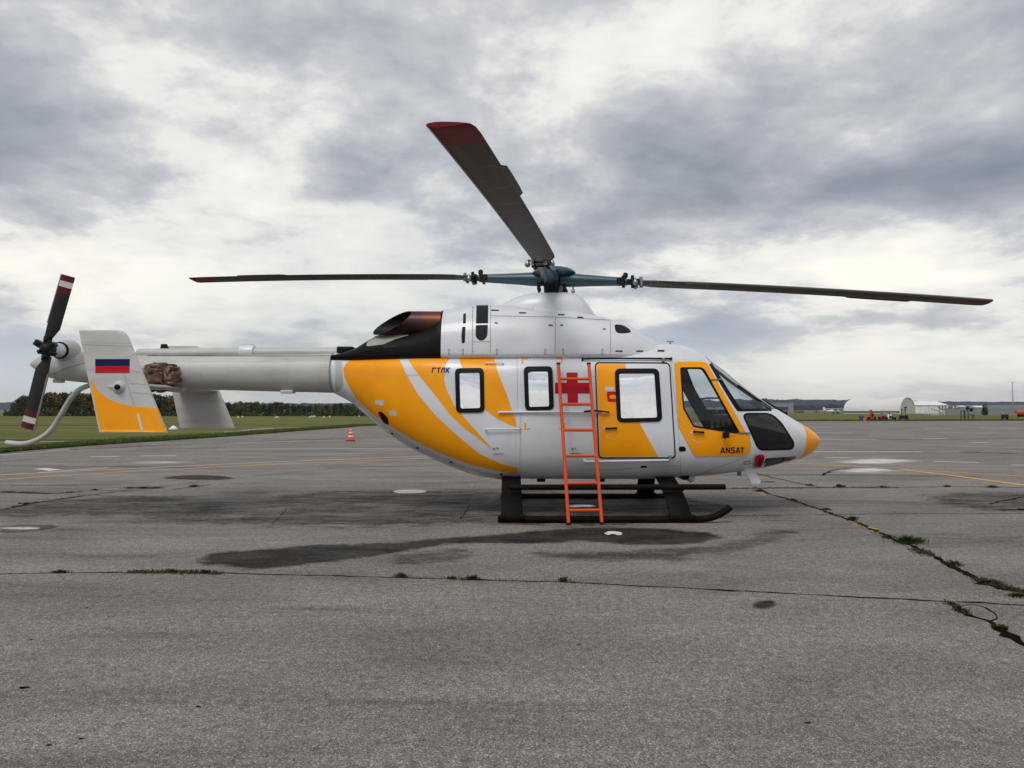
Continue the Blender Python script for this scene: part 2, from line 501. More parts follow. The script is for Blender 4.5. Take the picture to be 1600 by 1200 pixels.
def make_worn(name, col, wear=.5, scale=3.0, rough=.7):
    """worn road paint: the paint is missing in flakes"""
    m = bpy.data.materials.new(name); m.use_nodes = True
    t = NT(m.node_tree); o = t.n('ShaderNodeOutputMaterial')
    b = t.n('ShaderNodeBsdfPrincipled'); g = t.n('ShaderNodeNewGeometry'); P = g.outputs['Position']
    fl = t.noise(P, scale, 8, .7); fi = t.noise(P, 60, 3, .7)
    a = t.sstep(t.m('ADD', t.m('MULTIPLY', fl, .75), t.m('MULTIPLY', fi, .25)), wear - .08, wear + .08)
    if name == 'pale_patch':
        fa = t.n('ShaderNodeAttribute', attribute_name='fade'); a = t.m('MULTIPLY', a, t.sstep(fa.outputs['Fac'], .1, .9))
    t.put(b.inputs['Base Color'], (*col, 1)); b.inputs['Roughness'].default_value = rough
    t.put(b.inputs['Alpha'], a)
    t.t.links.new(b.outputs[0], o.inputs[0])
    M[name] = m
make_worn('line_yellow', (.60, .33, .05), .33)
make_worn('line_white', (.58, .56, .54), .37)
make_worn('line_pink', (.46, .34, .30), .36)
make_worn('pale_patch', (.46, .43, .40), .36, 5)

def make_water():
    m = bpy.data.materials.new('water_film'); m.use_nodes = True
    t = NT(m.node_tree); o = t.n('ShaderNodeOutputMaterial')
    b = t.n('ShaderNodeBsdfPrincipled'); g = t.n('ShaderNodeNewGeometry'); P = g.outputs['Position']
    b.inputs['Base Color'].default_value = (.05, .048, .046, 1)
    b.inputs['Roughness'].default_value = .10
    b.inputs['Specular IOR Level'].default_value = .8
    b.inputs['Coat Weight'].default_value = 1.0
    b.inputs['Coat Roughness'].default_value = .02
    fl = t.noise(t.vm('MULTIPLY', P, (.5, 1.6, 1)), 1.6, 8, .72, .4)
    fa = t.n('ShaderNodeAttribute', attribute_name='fade')
    t.put(b.inputs['Alpha'], t.m('MULTIPLY', t.sstep(t.m('ADD', fa.outputs['Fac'], t.m('MULTIPLY', t.m('SUBTRACT', fl, .5), 2.2)), .20, 1.15), .74))
    t.t.links.new(b.outputs[0], o.inputs[0])
    M['water_film'] = m
make_water()

def make_field():
    m = bpy.data.materials.new('field_grass'); m.use_nodes = True
    t = NT(m.node_tree); o = t.n('ShaderNodeOutputMaterial')
    b = t.n('ShaderNodeBsdfPrincipled'); g = t.n('ShaderNodeNewGeometry'); P = g.outputs['Position']
    bands = t.noise(t.vm('MULTIPLY', P, (.015, .26, 1)), 1.0, 6, .65, .3)
    n2 = t.noise(P, .5, 6, .7); n3 = t.noise(P, 6, 3, .7)
    c = t.ramp(bands, [(.33, (.034, .040, .012)), (.43, (.088, .098, .020)), (.54, (.128, .128, .030)), (.66, (.175, .148, .050))])
    k = t.m('MULTIPLY', t.m('ADD', .6, t.m('MULTIPLY', n2, .8)), t.m('ADD', .55, t.m('MULTIPLY', n3, .9)))
    sc = t.n('ShaderNodeVectorMath', operation='SCALE'); t.put(sc.inputs[0], c); t.put(sc.inputs['Scale'], k)
    t.put(b.inputs['Base Color'], sc.outputs[0]); b.inputs['Roughness'].default_value = .95
    b.inputs['Specular IOR Level'].default_value = .1
    t.t.links.new(b.outputs[0], o.inputs[0])
    M['field_grass'] = m
make_field()

def make_leaf(name, cols, trans=.25):
    m = bpy.data.materials.new(name); m.use_nodes = True
    t = NT(m.node_tree); o = t.n('ShaderNodeOutputMaterial')
    b = t.n('ShaderNodeBsdfPrincipled'); oi = t.n('ShaderNodeObjectInfo'); g = t.n('ShaderNodeTexCoord')
    gi = t.n('ShaderNodeNewGeometry')
    nz = t.noise(g.outputs['Object'], .7, 4, .6)
    f_ = t.m('ADD', t.m('MULTIPLY', oi.outputs['Random'], .55), t.m('ADD', t.m('MULTIPLY', t.m('SUBTRACT', nz, .5), .9), t.m('MULTIPLY', gi.outputs['Random Per Island'], .45)))
    c = t.ramp(f_, cols)
    t.put(b.inputs['Base Color'], c); b.inputs['Roughness'].default_value = .8; b.inputs['Specular IOR Level'].default_value = .2
    t.t.links.new(b.outputs[0], o.inputs[0])
    M[name] = m
make_leaf('leaf_green', [(0.1, (0.0385, 0.0525, 0.0175)), (0.5, (0.07, 0.0875, 0.0262)), (0.8, (0.1313, 0.126, 0.035)), (1, (0.21, 0.1575, 0.0438))])
make_leaf('leaf_dark', [(0.1, (0.0224, 0.0352, 0.016)), (0.6, (0.0416, 0.0576, 0.0208)), (1, (0.08, 0.0832, 0.0288))])
make_leaf('leaf_yellow', [(0.1, (0.058, 0.058, 0.0174)), (0.5, (0.1232, 0.0986, 0.0261)), (0.9, (0.2465, 0.1522, 0.0362)), (1, (0.29, 0.174, 0.0435))])
make_leaf('leaf_orange', [(.1, (.070, .050, .014)), (.5, (.17, .095, .020)), (1, (.34, .17, .03))])
make_leaf('weed_green', [(.0, (.020, .036, .010)), (.6, (.040, .065, .016)), (1, (.075, .085, .025))])
make_leaf('weed_brown', [(0.0, (0.03, 0.027, 0.015)), (0.6, (0.063, 0.054, 0.024)), (1, (0.1275, 0.0975, 0.042))])
make_leaf('grass_blade', [(0.0, (0.0351, 0.0567, 0.0121)), (0.5, (0.0675, 0.1013, 0.0189)), (0.85, (0.1148, 0.1418, 0.0297)), (1, (0.189, 0.162, 0.054))])
mat('forest_far', (.013, .019, .030), .95, var=.35, vscale=.02)
mat('hill_field', (.085, .105, .075), .95, var=.25, vscale=.004)
mat('crack_dark', (.010, .009, .007), .95, spec=.0, var=.5, vscale=4, dirt=(.045, .042, .022), dirt_amt=.5, dirt_scale=1.5)

# ------------------------------------------------------------------ ground
def sheet(name, loop, m, z, parent=None, kind='structure', sub=0):
    loop = [Vector((p.x, p.y, z)) for p in loop]
    tris = tessellate_polygon([loop])
    me = bpy.data.meshes.new(name)
    me.from_pydata([tuple(p) for p in loop], [], [tuple(t) for t in tris])
    bm = bmesh.new(); bm.from_mesh(me)
    for fc in bm.faces:
        if fc.normal.z < 0: fc.normal_flip()
    bm.to_mesh(me); bm.free()
    me.materials.append(m)
    o = link(bpy.data.objects.new(name, me), parent)
    if kind: o['kind'] = kind
    return o
tarmac = sheet('tarmac', [Vector((-2500, -60, 0)), Vector((2500, -60, 0)), Vector((2500, 160, 0)), Vector((-2500, 160, 0))], M['asphalt'], 0.0)
# far ground under the fields, down to the horizon
g1 = [gnd(*p) for p in ((-60, 713), (80, 701), (160, 695), (330, 684), (430, 676.5), (480, 672.5), (545, 668), (560, 666.3), (590, 665.4))]
edge_r = [gnd(*p) for p in ((700, 663.6), (900, 661.2), (1150, 658.9), (1240, 658.2), (1400, 657.6), (1700, 657.2))]
field_loop = [Vector((-900, 20, 0)), Vector((-120, g1[0].y - 1, 0))] + g1 + edge_r + [Vector((900, 108, 0)), Vector((6000, 130, 0)), Vector((6000, 9000, 0)), Vector((-6000, 9000, 0)), Vector((-6000, 20, 0))]
field = sheet('grass_field', field_loop, M['field_grass'], .03)
# narrow paved strip in the grass, left
def strip(name, pts, w, m, z, parent=None, kind='structure', jit=0.0, sub=1, seed=1, taper=False):
    """ribbon on the ground along pixel points; w = width in metres (or list)"""
    rr = random.Random(seed)
    P = [gnd(*p) if not isinstance(p, Vector) else p for p in pts]
    ws = w if isinstance(w, (list, tuple)) else [w] * len(P)
    Q = []; wq = []
    for i in range(len(P) - 1):
        n = max(1, int((P[i + 1] - P[i]).length / sub)) if sub else 1
        for k in range(n):
            t = k / n
            Q.append(P[i].lerp(P[i + 1], t)); wq.append(ws[i] * (1 - t) + ws[i + 1] * t)
    Q.append(P[-1]); wq.append(ws[-1])
    vs = []; fs = []
    for i, q in enumerate(Q):
        tg = (Q[min(i + 1, len(Q) - 1)] - Q[max(i - 1, 0)]).normalized()
        nn = Vector((-tg.y, tg.x, 0))
        off = mnoise.noise(Vector((q.x * 2.3, q.y * 2.3, seed))) * jit + mnoise.noise(Vector((q.x * 9, q.y * 9, seed + 5))) * jit * .4
        ww = wq[i] * (1 if not jit else max(.45, .8 + .8 * mnoise.noise(Vector((q.x * 5, q.y * 5, seed + 9)))))
        if taper: ww *= min(1, 4 * min(i, len(Q) - 1 - i) / max(1, len(Q) - 1) + .08)
        c = q + nn * off
        wa = wb = ww / 2
        if jit:
            wa *= max(.4, 1 + 1.3 * mnoise.noise(Vector((q.x * 13, q.y * 13, seed + 21)))); wb *= max(.4, 1 + 1.3 * mnoise.noise(Vector((q.x * 13, q.y * 13, seed + 41))))
        vs += [(c.x + nn.x * wa, c.y + nn.y * wa, z), (c.x - nn.x * wb, c.y - nn.y * wb, z)]
    for i in range(len(Q) - 1):
        fs.append((2 * i, 2 * i + 1, 2 * i + 3, 2 * i + 2))
    me = bpy.data.meshes.new(name); me.from_pydata(vs, [], fs); me.materials.append(m)
    bm = bmesh.new(); bm.from_mesh(me)
    for fc in bm.faces:
        if fc.normal.z < 0: fc.normal_flip()
    bm.to_mesh(me); bm.free()
    o = link(bpy.data.objects.new(name, me), parent)
    if kind: o['kind'] = kind
    return o
strip('paved_path', [(-60, 692.5), (130, 690.5), (300, 681.5), (420, 670), (560, 666.0), (640, 664.4)], [1.1, 1.1, 1.2, 1.6, 1.6, 1.6], M['path_grey'], .036, sub=2, jit=.25)

# painted lines (children of the tarmac)
LINES = [
    ('line_yellow', [(-40, 752), (200, 737), (420, 726), (640, 717), (740, 713)], .12, 1),
    ('line_pink', [(-40, 744), (150, 735), (420, 722), (700, 711.5)], .16, 2),
    ('line_white', [(60, 738.5), (170, 731)], .10, 3), ('line_white', [(62, 732), (86, 735)], .30, 4),
    ('line_white', [(140, 713.5), (186, 713.5)], .16, 5), ('line_white', [(220, 712.5), (276, 712)], .16, 6),
    ('line_white', [(340, 702), (660, 700.5)], .14, 7), ('line_white', [(0, 711), (110, 702)], .14, 8),
    ('line_yellow', [(1385, 731.5), (1480, 742), (1610, 759.5)], .16, 9),
    ('line_yellow', [(1230, 724), (1330, 728), (1400, 733), (1610, 745)], .12, 10),
    ('line_white', [(1260, 706), (1440, 706)], .22, 11), ('line_white', [(1270, 686.5), (1370, 687)], .28, 12),
    ('line_white', [(1440, 685.5), (1480, 685.5)], .45, 13), ('line_white', [(1515, 691.5), (1545, 691)], .30, 14),
    ('line_white', [(1460, 676), (1560, 676.5)], .3, 15), ('line_white', [(1530, 669), (1620, 669.5)], .5, 16),
    ('line_pink', [(1360, 680), (1430, 680)], .3, 17), ('line_white', [(1260, 667.5), (1300, 667.5)], .5, 18),
    ('line_white', [(1460, 721), (1530, 723)], .16, 19), ('line_pink', [(1480, 697), (1620, 700)], .18, 20),
    ('line_white', [(1290, 715), (1330, 715)], .14, 21), ('line_white', [(1580, 726.5), (1620, 727)], .16, 22),
    ('line_white', [(1445, 670), (1500, 670)], .4, 23), ('line_white', [(1270, 676), (1330, 677)], .3, 24),
    ('line_pink', [(1330, 664), (1430, 664.5)], .6, 25), ('line_white', [(360, 692), (480, 689)], .18, 26)]
for m_, pts, w, sd_ in LINES:
    strip('painted_line', pts, w, M[m_], .004, tarmac, None, sub=.5, seed=sd_)
for k, pts in enumerate(([(1334, 819.5), (1347, 823)], [(1356, 824), (1373, 827.5)], [(1182, 770), (1196, 773.5)])):
    strip('painted_line', pts, .05, M['line_yellow'], .0045, tarmac, None, sub=.1, seed=70 + k, jit=.02)
# cracks and joints
CR = [
    ([(-40, 898), (100, 895), (300, 894.5), (480, 899), (620, 902.5), (760, 906.5), (880, 910), (1050, 918), (1180, 925)], .019, .02),
    ([(1100, 921), (1260, 929), (1400, 936), (1480, 940.5), (1520, 941.5), (1600, 946), (1660, 949)], .024, .015),
    ([(1180, 760), (1200, 771), (1245, 784), (1300, 803), (1345, 818), (1385, 838), (1410, 848), (1450, 864), (1480, 882), (1520, 902), (1560, 915), (1660, 944)], [.02, .03, .035, .035, .03, .04, .045, .04, .045, .065, .10, .11], .03),
    ([(1486, 941), (1500, 952), (1515, 962), (1545, 970), (1560, 985), (1600, 1008), (1660, 1040)], [.03, .05, .06, .035, .045, .06, .06], .012),
    ([(1503, 947), (1520, 944.5), (1540, 950), (1556, 960), (1558, 967), (1548, 970.5)], .010, .004),
    ([(1120, 764), (1190, 763), (1280, 762), (1400, 761.5), (1500, 760.5), (1640, 762)], .035, .05),
    ([(1140, 806), (1260, 804.5), (1400, 803), (1500, 803), (1640, 802)], .014, .02),
    ([(1170, 737), (1215, 748), (1255, 757), (1282, 762)], .028, .03),
    ([(-40, 804), (0, 797), (60, 785), (130, 775), (195, 767), (320, 752), (420, 742), (520, 732)], [.03, .03, .035, .03, .02, .02, .02, .015], .04),
    ([(0, 769), (80, 772), (130, 768)], [.02, .05, .02], .05),
    ([(-40, 711), (120, 702), (280, 694.5), (400, 690), (500, 686), (640, 681.5)], [.16, .14, .12, .12, .10, .10], .15),
    ([(450, 793), (425, 820)], .011, .03), ([(450, 793), (600, 790), (740, 789)], .012, .03), ([(425, 820), (560, 818), (720, 815)], .012, .03), ([(735, 790), (720, 812)], .012, .02),
    ([(340, 770), (520, 768), (690, 770)], .02, .04), ([(200, 763), (250, 763)], .05, .05), ([(270, 765), (330, 757)], .03, .04),
    ([(1545, 788), (1610, 775)], .03, .06), ([(1500, 706), (1590, 709)], .14, .2), ([(1285, 743), (1300, 735), (1330, 732)], .04, .1),
    ([(1560, 797), (1640, 795)], .10, .1), ([(1180, 832), (1250, 832)], .02, .05), ([(360, 717), (430, 719)], .02, .1), ([(100, 772), (240, 777), (420, 772)], .012, .08)]
for k, (pts, w, j) in enumerate(CR):
    strip('crack', pts, [q * (1.25 if pts[0][1] > 830 or pts[0][0] in (450, 425, 735) else 1.7) for q in (w if isinstance(w, list) else [w] * len(pts))], M['crack_dark'], .003 + .0002 * (k % 5), tarmac, None, jit=j, sub=.05 if pts[0][1] > 755 else .15, seed=30 + k)

def blob(name, outline_px, m, z, parent=None, kind='structure', jit=.05, n=10, seed=3, fade=.16):
    P = [gnd(*p) for p in outline_px]; N = len(P); Q = []
    for i in range(N):
        p0, p1, p2, p3 = P[i - 1], P[i], P[(i + 1) % N], P[(i + 2) % N]
        for k in range(n):
            t = k / n
            q = .5 * ((2 * p1) + (p2 - p0) * t + (2 * p0 - 5 * p1 + 4 * p2 - p3) * t * t + (3 * p1 - p0 - 3 * p2 + p3) * t ** 3)
            q += Vector((mnoise.noise(Vector((q.x * 4, q.y * 4, seed))), mnoise.noise(Vector((q.x * 4, q.y * 4, seed + 7))), 0)) * jit
            q += Vector((mnoise.noise(Vector((q.x * 15, q.y * 15, seed))), mnoise.noise(Vector((q.x * 15, q.y * 15, seed + 7))), 0)) * jit * .5
            Q.append(q)
    o = sheet(name, Q, m, z, parent, kind)
    me = o.data
    bm = bmesh.new(); bm.from_mesh(me)
    ext = max(max(q.x for q in Q) - min(q.x for q in Q), max(q.y for q in Q) - min(q.y for q in Q))
    st = max(.04, ext / 40)
    for ax, no in ((0, Vector((1, 0, 0))), (1, Vector((0, 1, 0)))):
        lo, hi = min(q[ax] for q in Q), max(q[ax] for q in Q)
        c = lo + st
        while c < hi:
            bmesh.ops.bisect_plane(bm, geom=bm.verts[:] + bm.edges[:] + bm.faces[:], plane_co=no * c, plane_no=no, dist=1e-6)
            c += st
    bm.to_mesh(me); bm.free()
    A = np.array([(q.x, q.y) for q in Q]); B = np.roll(A, -1, 0); AB = B - A
    l2 = (AB ** 2).sum(1) + 1e-9
    at_ = me.attributes.new('fade', 'FLOAT', 'POINT')
    for i, v in enumerate(me.vertices):
        p = np.array((v.co.x, v.co.y))
        t = np.clip(((p - A) * AB).sum(1) / l2, 0, 1)
        at_.data[i].value = float(min(1, math.sqrt((((A + AB * t[:, None]) - p) ** 2).sum(1).min()) / fade))
    return o
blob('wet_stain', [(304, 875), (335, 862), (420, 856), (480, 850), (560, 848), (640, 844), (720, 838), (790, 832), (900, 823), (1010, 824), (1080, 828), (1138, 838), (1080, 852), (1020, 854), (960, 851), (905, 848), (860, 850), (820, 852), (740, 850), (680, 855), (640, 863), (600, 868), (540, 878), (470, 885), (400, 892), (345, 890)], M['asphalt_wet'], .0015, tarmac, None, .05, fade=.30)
blob('damp_or_shade', [(605, 872), (640, 862), (720, 855), (760, 866), (720, 878), (650, 884), (610, 882)], M['asphalt_damp_shade'], .0010, tarmac, None, .05, seed=5, fade=.6)
blob('damp_or_shade', [(-60, 806), (60, 782), (250, 772), (380, 780), (470, 768), (640, 764), (900, 768), (1040, 775), (1110, 800), (1100, 815), (900, 824), (720, 824), (560, 830), (420, 826), (330, 822), (150, 812)], M['asphalt_damp_shade'], .0006, tarmac, None, .25, seed=9, fade=1.3)  # damp apron, with shade under boom and belly darkened into the colour
blob('damp_or_shade', [(620, 792), (780, 776), (900, 772), (1020, 772), (1130, 786), (1150, 806), (1040, 818), (900, 822), (760, 820), (650, 812)], M['asphalt_damp_shade'], .0009, tarmac, None, .15, seed=49, fade=.6)  # mostly shadow beneath belly and skids, put into the colour, plus some damp
blob('damp_or_shade', [(1430, 776), (1500, 768), (1640, 770), (1640, 800), (1540, 800), (1480, 792)], M['asphalt_damp_shade'], .0006, tarmac, None, .25, seed=19, fade=.8)
blob('damp_or_shade', [(820, 860), (1000, 858), (1140, 845), (1200, 826), (1260, 834), (1150, 866), (1000, 880), (860, 876)], M['asphalt_damp_shade'], .0006, tarmac, None, .15, seed=29, fade=.5)
blob('damp_or_shade', [(1172, 946), (1190, 937), (1212, 938), (1218, 946), (1200, 952), (1182, 953)], M['asphalt_wet'], .0010, tarmac, None, .02, seed=11)
blob('damp_or_shade', [(250, 747), (300, 742), (350, 744), (362, 748), (310, 750)], M['asphalt_wet'], .0010, tarmac, None, .05, seed=12)
blob('damp_or_shade', [(0, 822), (60, 819), (100, 822), (60, 830), (0, 833)], M['asphalt_damp_shade'], .0010, tarmac, None, .05, seed=13)
# thin puddles that mirror the bright sky
PUD = [([(176, 723), (250, 719.5), (330, 720), (300, 724), (230, 726)], 1), ([(-10, 824), (30, 822.5), (66, 823), (60, 828), (0, 829)], 2),
       ([(1285, 721), (1340, 716), (1400, 716.5), (1455, 721), (1410, 726), (1340, 726)], 3),
       ([(1285, 735), (1330, 729.5), (1390, 731), (1430, 735), (1390, 740), (1325, 740)], 4),
       ([(880, 790), (920, 787), (935, 792), (890, 794)], 6)]
for pts, sd_ in PUD:
    blob('puddle', pts, M['water_film'], .002, tarmac, None, .03, seed=20 + sd_, fade=.12 if sd_ in (2, 6) else .75)
blob('pale_patch', [(612, 768), (625, 765.5), (650, 765), (668, 767), (662, 770.5), (640, 771.5), (620, 771)], M['pale_patch'], .0045, tarmac, None, .01, seed=40, fade=.05)
for (px, py, s) in ((135, 950, .012), (48, 1000, .010), (38, 1075, .02), (127, 1155, .009), (77, 1165, .01), (310, 1105, .01), (905, 1008, .01), (1262, 1130, .012), (700, 1010, .008)):
    a = gnd(px, py)
    sheet('tar_spot', [a + Vector((s * 1.4 * math.cos(q) , s * .6 * math.sin(q) * (1 + .4 * math.sin(3 * q + px)), 0)) for q in [k * math.pi / 5 for k in range(10)]], M['crack_dark'], .004, tarmac, None)

# ------------------------------------------------------------------ hills and far forest
def hills():
    vs = []; fs = []; nx, ny = 60, 14
    for j in range(ny):
        for i in range(nx):
            x = -3500 + 9000 * i / (nx - 1); y = 650 + 3000 * j / (ny - 1)
            t = j / (ny - 1)
            k = 1 / (1 + math.exp(-(x - 700) / 350))
            z = (34 * k + 8) * (t ** 1.1) + 4 * t * math.sin(x / 420 + j) - .5
            vs.append((x, y, z))
    for j in range(ny - 1):
        for i in range(nx - 1):
            a = j * nx + i
            fs.append((a, a + 1, a + nx + 1, a + nx))
    mb = MB(); mb.add(vs, fs)
    o = mb.build('hills', M['hill_field'], smooth=60, fix=False); o['kind'] = 'structure'
hills()
def hill_z(x, y):
    t = (y - 650) / 3000
    if t < 0: return 0
    k = 1 / (1 + math.exp(-(x - 700) / 350))
    return (34 * k + 8) * (t ** 1.1)
def forest(name, y0, x0, x1, hmin, hmax, depth, step, seed, m):
    vs = []; fs = []; n = int((x1 - x0) / step) + 1; rows = 5
    for j in range(rows):
        for i in range(n):
            x = x0 + i * step
            hh = hmin + (hmax - hmin) * (.5 + .5 * mnoise.noise(Vector((x / 40, seed, j * .7)))) + (hmax - hmin) * .5 * mnoise.noise(Vector((x / 11, seed + 3, j)))
            hh *= (0, 1, 1.06, 1.0, 0)[j] * (1 - .55 / (1 + math.exp(-(x - 1350) / 120)))
            y = y0 + depth * (0, .04, .4, .95, 1)[j] + 5 * mnoise.noise(Vector((x / 20, 9, j)))
            vs.append((x, y, hill_z(x, y) - 2 + hh))
    for j in range(rows - 1):
        for i in range(n - 1):
            a = j * n + i
            fs.append((a, a + 1, a + n + 1, a + n))
    mb = MB(); mb.add(vs, fs)
    o = mb.build(name, m, fix=False)
    tag(o, None, None, None, 'stuff')
    return o
tag(forest('far_forest', 2500, -3000, 4200, 15, 30, 160, 7, 2, M['forest_far']), 'dark blue forest along the far ridge on the horizon', 'forest')
tag(forest('near_forest', 1200, 380, 720, 5, 14, 60, 4, 8, M['forest_far']), 'low dark woodland below the ridge left of the arched tent', 'forest')

# ------------------------------------------------------------------ HELICOPTER
heli = empty('helicopter', ROOT)
tag(heli, 'white and orange ambulance helicopter with a red cross, parked on the tarmac', 'helicopter')

COWL = None
class Shell:
    def __init__(self, verts, faces):
        tris = []
        for q in faces:
            for k in range(1, len(q) - 1): tris.append((q[0], q[k], q[k + 1]))
        self.v = [Vector(p) for p in verts]; self.t = tris
        self.n = [Vector((0, 0, 0)) for _ in verts]
        cen = sum(self.v, Vector()) / len(self.v)
        for (a, b, c) in tris:
            nn = (self.v[b] - self.v[a]).cross(self.v[c] - self.v[a])
            for i in (a, b, c): self.n[i] = self.n[i] + nn
        s = sum((self.n[i].dot(Vector((0, self.v[i].y, self.v[i].z - cen.z)))) for i in range(len(verts)))
        sg = 1 if s > 0 else -1
        self.n = [(x * sg).normalized() if x.length > 0 else Vector((0, 0, 1)) for x in self.n]
        self.bvh = BVHTree.FromPolygons([tuple(p) for p in self.v], tris, epsilon=1e-7)
    def normal(self, loc, i):
        a, b, c = (self.v[k] for k in self.t[i]); na, nb, nc = (self.n[k] for k in self.t[i])
        v0, v1, v2 = b - a, c - a, loc - a
        d00, d01, d11, d20, d21 = v0.dot(v0), v0.dot(v1), v1.dot(v1), v2.dot(v0), v2.dot(v1)
        de = d00 * d11 - d01 * d01
        if abs(de) < 1e-14: return na
        v = min(max((d11 * d20 - d01 * d21) / de, 0), 1); w = min(max((d00 * d21 - d01 * d20) / de, 0), 1)
        return (na * (1 - v - w) + nb * v + nc * w).normalized()
    def pix(self, px, py):
        o = CAM - ROOT
        h = self.bvh.ray_cast(o, ray(px, py).normalized())
        if h[0] is not None: return h[0]
        p = L(px, py, -.35)
        return self.bvh.find_nearest(p)[0]
    def near(self, p):
        h = self.bvh.find_nearest(p)
        return h[0], self.normal(h[0], h[2]), h[3]
    def side(self, x, z):
        h = self.bvh.ray_cast(Vector((x, -3, z)), Vector((0, 1, 0)))
        if h[0] is not None and h[0].y < .02: return h[0], self.normal(h[0], h[2])
        h = self.bvh.find_nearest(Vector((x, -.3, z)))
        return h[0], self.normal(h[0], h[2])

def ring(x, zt, zb, w, zc, nu, nl, m=72):
    out = []
    for k in range(m):
        a = 2 * math.pi * k / m
        c, s = math.cos(a), math.sin(a)
        n = nu if s >= 0 else nl
        y = w * math.copysign(abs(c) ** (2 / n), c)
        h = (zt - zc) if s >= 0 else (zc - zb)
        out.append(Vector((x, y, zc + h * math.copysign(abs(s) ** (2 / n), s))))
    return out
def loft_faces(n, m):
    fs = []
    for i in range(n - 1):
        for k in range(m):
            k2 = (k + 1) % m
            fs.append((i * m + k, i * m + k2, (i + 1) * m + k2, (i + 1) * m + k))
    fs.append(tuple(range(m))); fs.append(tuple((n - 1) * m + k for k in reversed(range(m))))
    return fs
def tab(pts):
    """(px, py, dy) points -> function x_local -> z"""
    q = [L(*p) for p in pts]
    return pchip([p.x for p in q], [p.z for p in q])
def xt(pts):
    return pchip([L(p, 600, 0).x for p, _ in pts], [v for _, v in pts])

# lower body (cabin, tail cone, nose)
b_top = tab([(522, 551, 0), (560, 553, -.2), (640, 554, -.3), (760, 555, -.3), (950, 553, -.3), (1010, 546, -.3), (1035, 537.5, -.25), (1052, 538.5, -.22),
             (1073, 543, -.2), (1084, 547, -.2), (1095, 554, -.2), (1108, 564.5, -.18), (1122, 574.5, -.16), (1143, 592, -.14), (1170, 612, -.12), (1205, 636, -.08),
             (1220, 645, -.06), (1247, 661, -.03), (1262, 670, 0), (1271, 677, 0), (1276.5, 683, 0), (1279, 688, 0)])
b_bot = tab([(522, 614, 0), (557, 635, -.1), (582, 658, -.15), (613, 681, -.2), (653, 705, -.28), (681, 719, -.33), (715, 733, -.38), (744, 744.5, -.42), (772, 749, -.45), (850, 751, -.45),
             (1000, 751, -.45), (1097, 746, -.42), (1155, 739.5, -.34), (1193, 733, -.27), (1231, 723, -.15), (1256, 713.5, -.05), (1267, 706, 0), (1275, 697.5, 0), (1279, 689, 0)])
b_w = xt([(522, .30), (545, .38), (590, .52), (640, .65), (700, .77), (760, .84), (830, .87), (1040, .87), (1090, .85), (1130, .80), (1170, .71), (1205, .60), (1230, .47), (1250, .335), (1264, .215), (1272, .135), (1277, .06), (1279, .008)])
b_c = xt([(522, 2.0), (590, 1.88), (680, 1.66), (780, 1.42), (900, 1.36), (1060, 1.32), (1140, 1.22), (1210, 1.09), (1279, .995)])
b_nu = xt([(522, 2.0), (600, 3.2), (700, 4.6), (1000, 4.6), (1060, 3.6), (1120, 2.9), (1200, 2.3), (1279, 2.0)])
b_nl = xt([(522, 2.0), (600, 2.3), (700, 2.8), (800, 3.2), (1060, 3.2), (1140, 2.8), (1210, 2.3), (1279, 2.0)])
XA, XB = L(522, 600).x, L(1279, 600).x
def b_params(x):
    return b_top(x), b_bot(x), b_w(x), b_c(x), b_nu(x), b_nl(x)
XS = [XA + (XB - XA) * (1 - (1 - t) ** 1.0) for t in np.linspace(0, .945, 104)]
XS += [XS[-1] + (XB - XS[-1]) * math.sin(t * math.pi / 2) for t in np.linspace(0, 1, 20)[1:]]
MR = 96
bv = []
for x in XS:
    zt, zb, w, zc, nu, nl = b_params(x)
    zt = max(zt, zc + .004); zb = min(zb, zc - .004)
    bv += ring(x, zt, zb, w, zc, nu, nl, MR)
bf = loft_faces(len(XS), MR)
BODY = Shell(bv, bf)

def raw_obj(name, vs, fs):
    me = bpy.data.meshes.new(name); me.from_pydata([tuple(v) for v in vs], [], [tuple(q) for q in fs])
    bm = bmesh.new(); bm.from_mesh(me); bmesh.ops.recalc_face_normals(bm, faces=bm.faces); bm.to_mesh(me); bm.free()
    return link(bpy.data.objects.new(name, me))
def boolean(a, b, op):
    md = a.modifiers.new('b', 'BOOLEAN'); md.object = b; md.operation = op; md.solver = 'EXACT'
    dg = bpy.context.evaluated_depsgraph_get()
    me = bpy.data.meshes.new_from_object(a.evaluated_get(dg))
    a.modifiers.remove(md)
    old = a.data; a.data = me; bpy.data.meshes.remove(old)
def drop(o):
    me = o.data; bpy.data.objects.remove(o, do_unlink=True); bpy.data.meshes.remove(me)

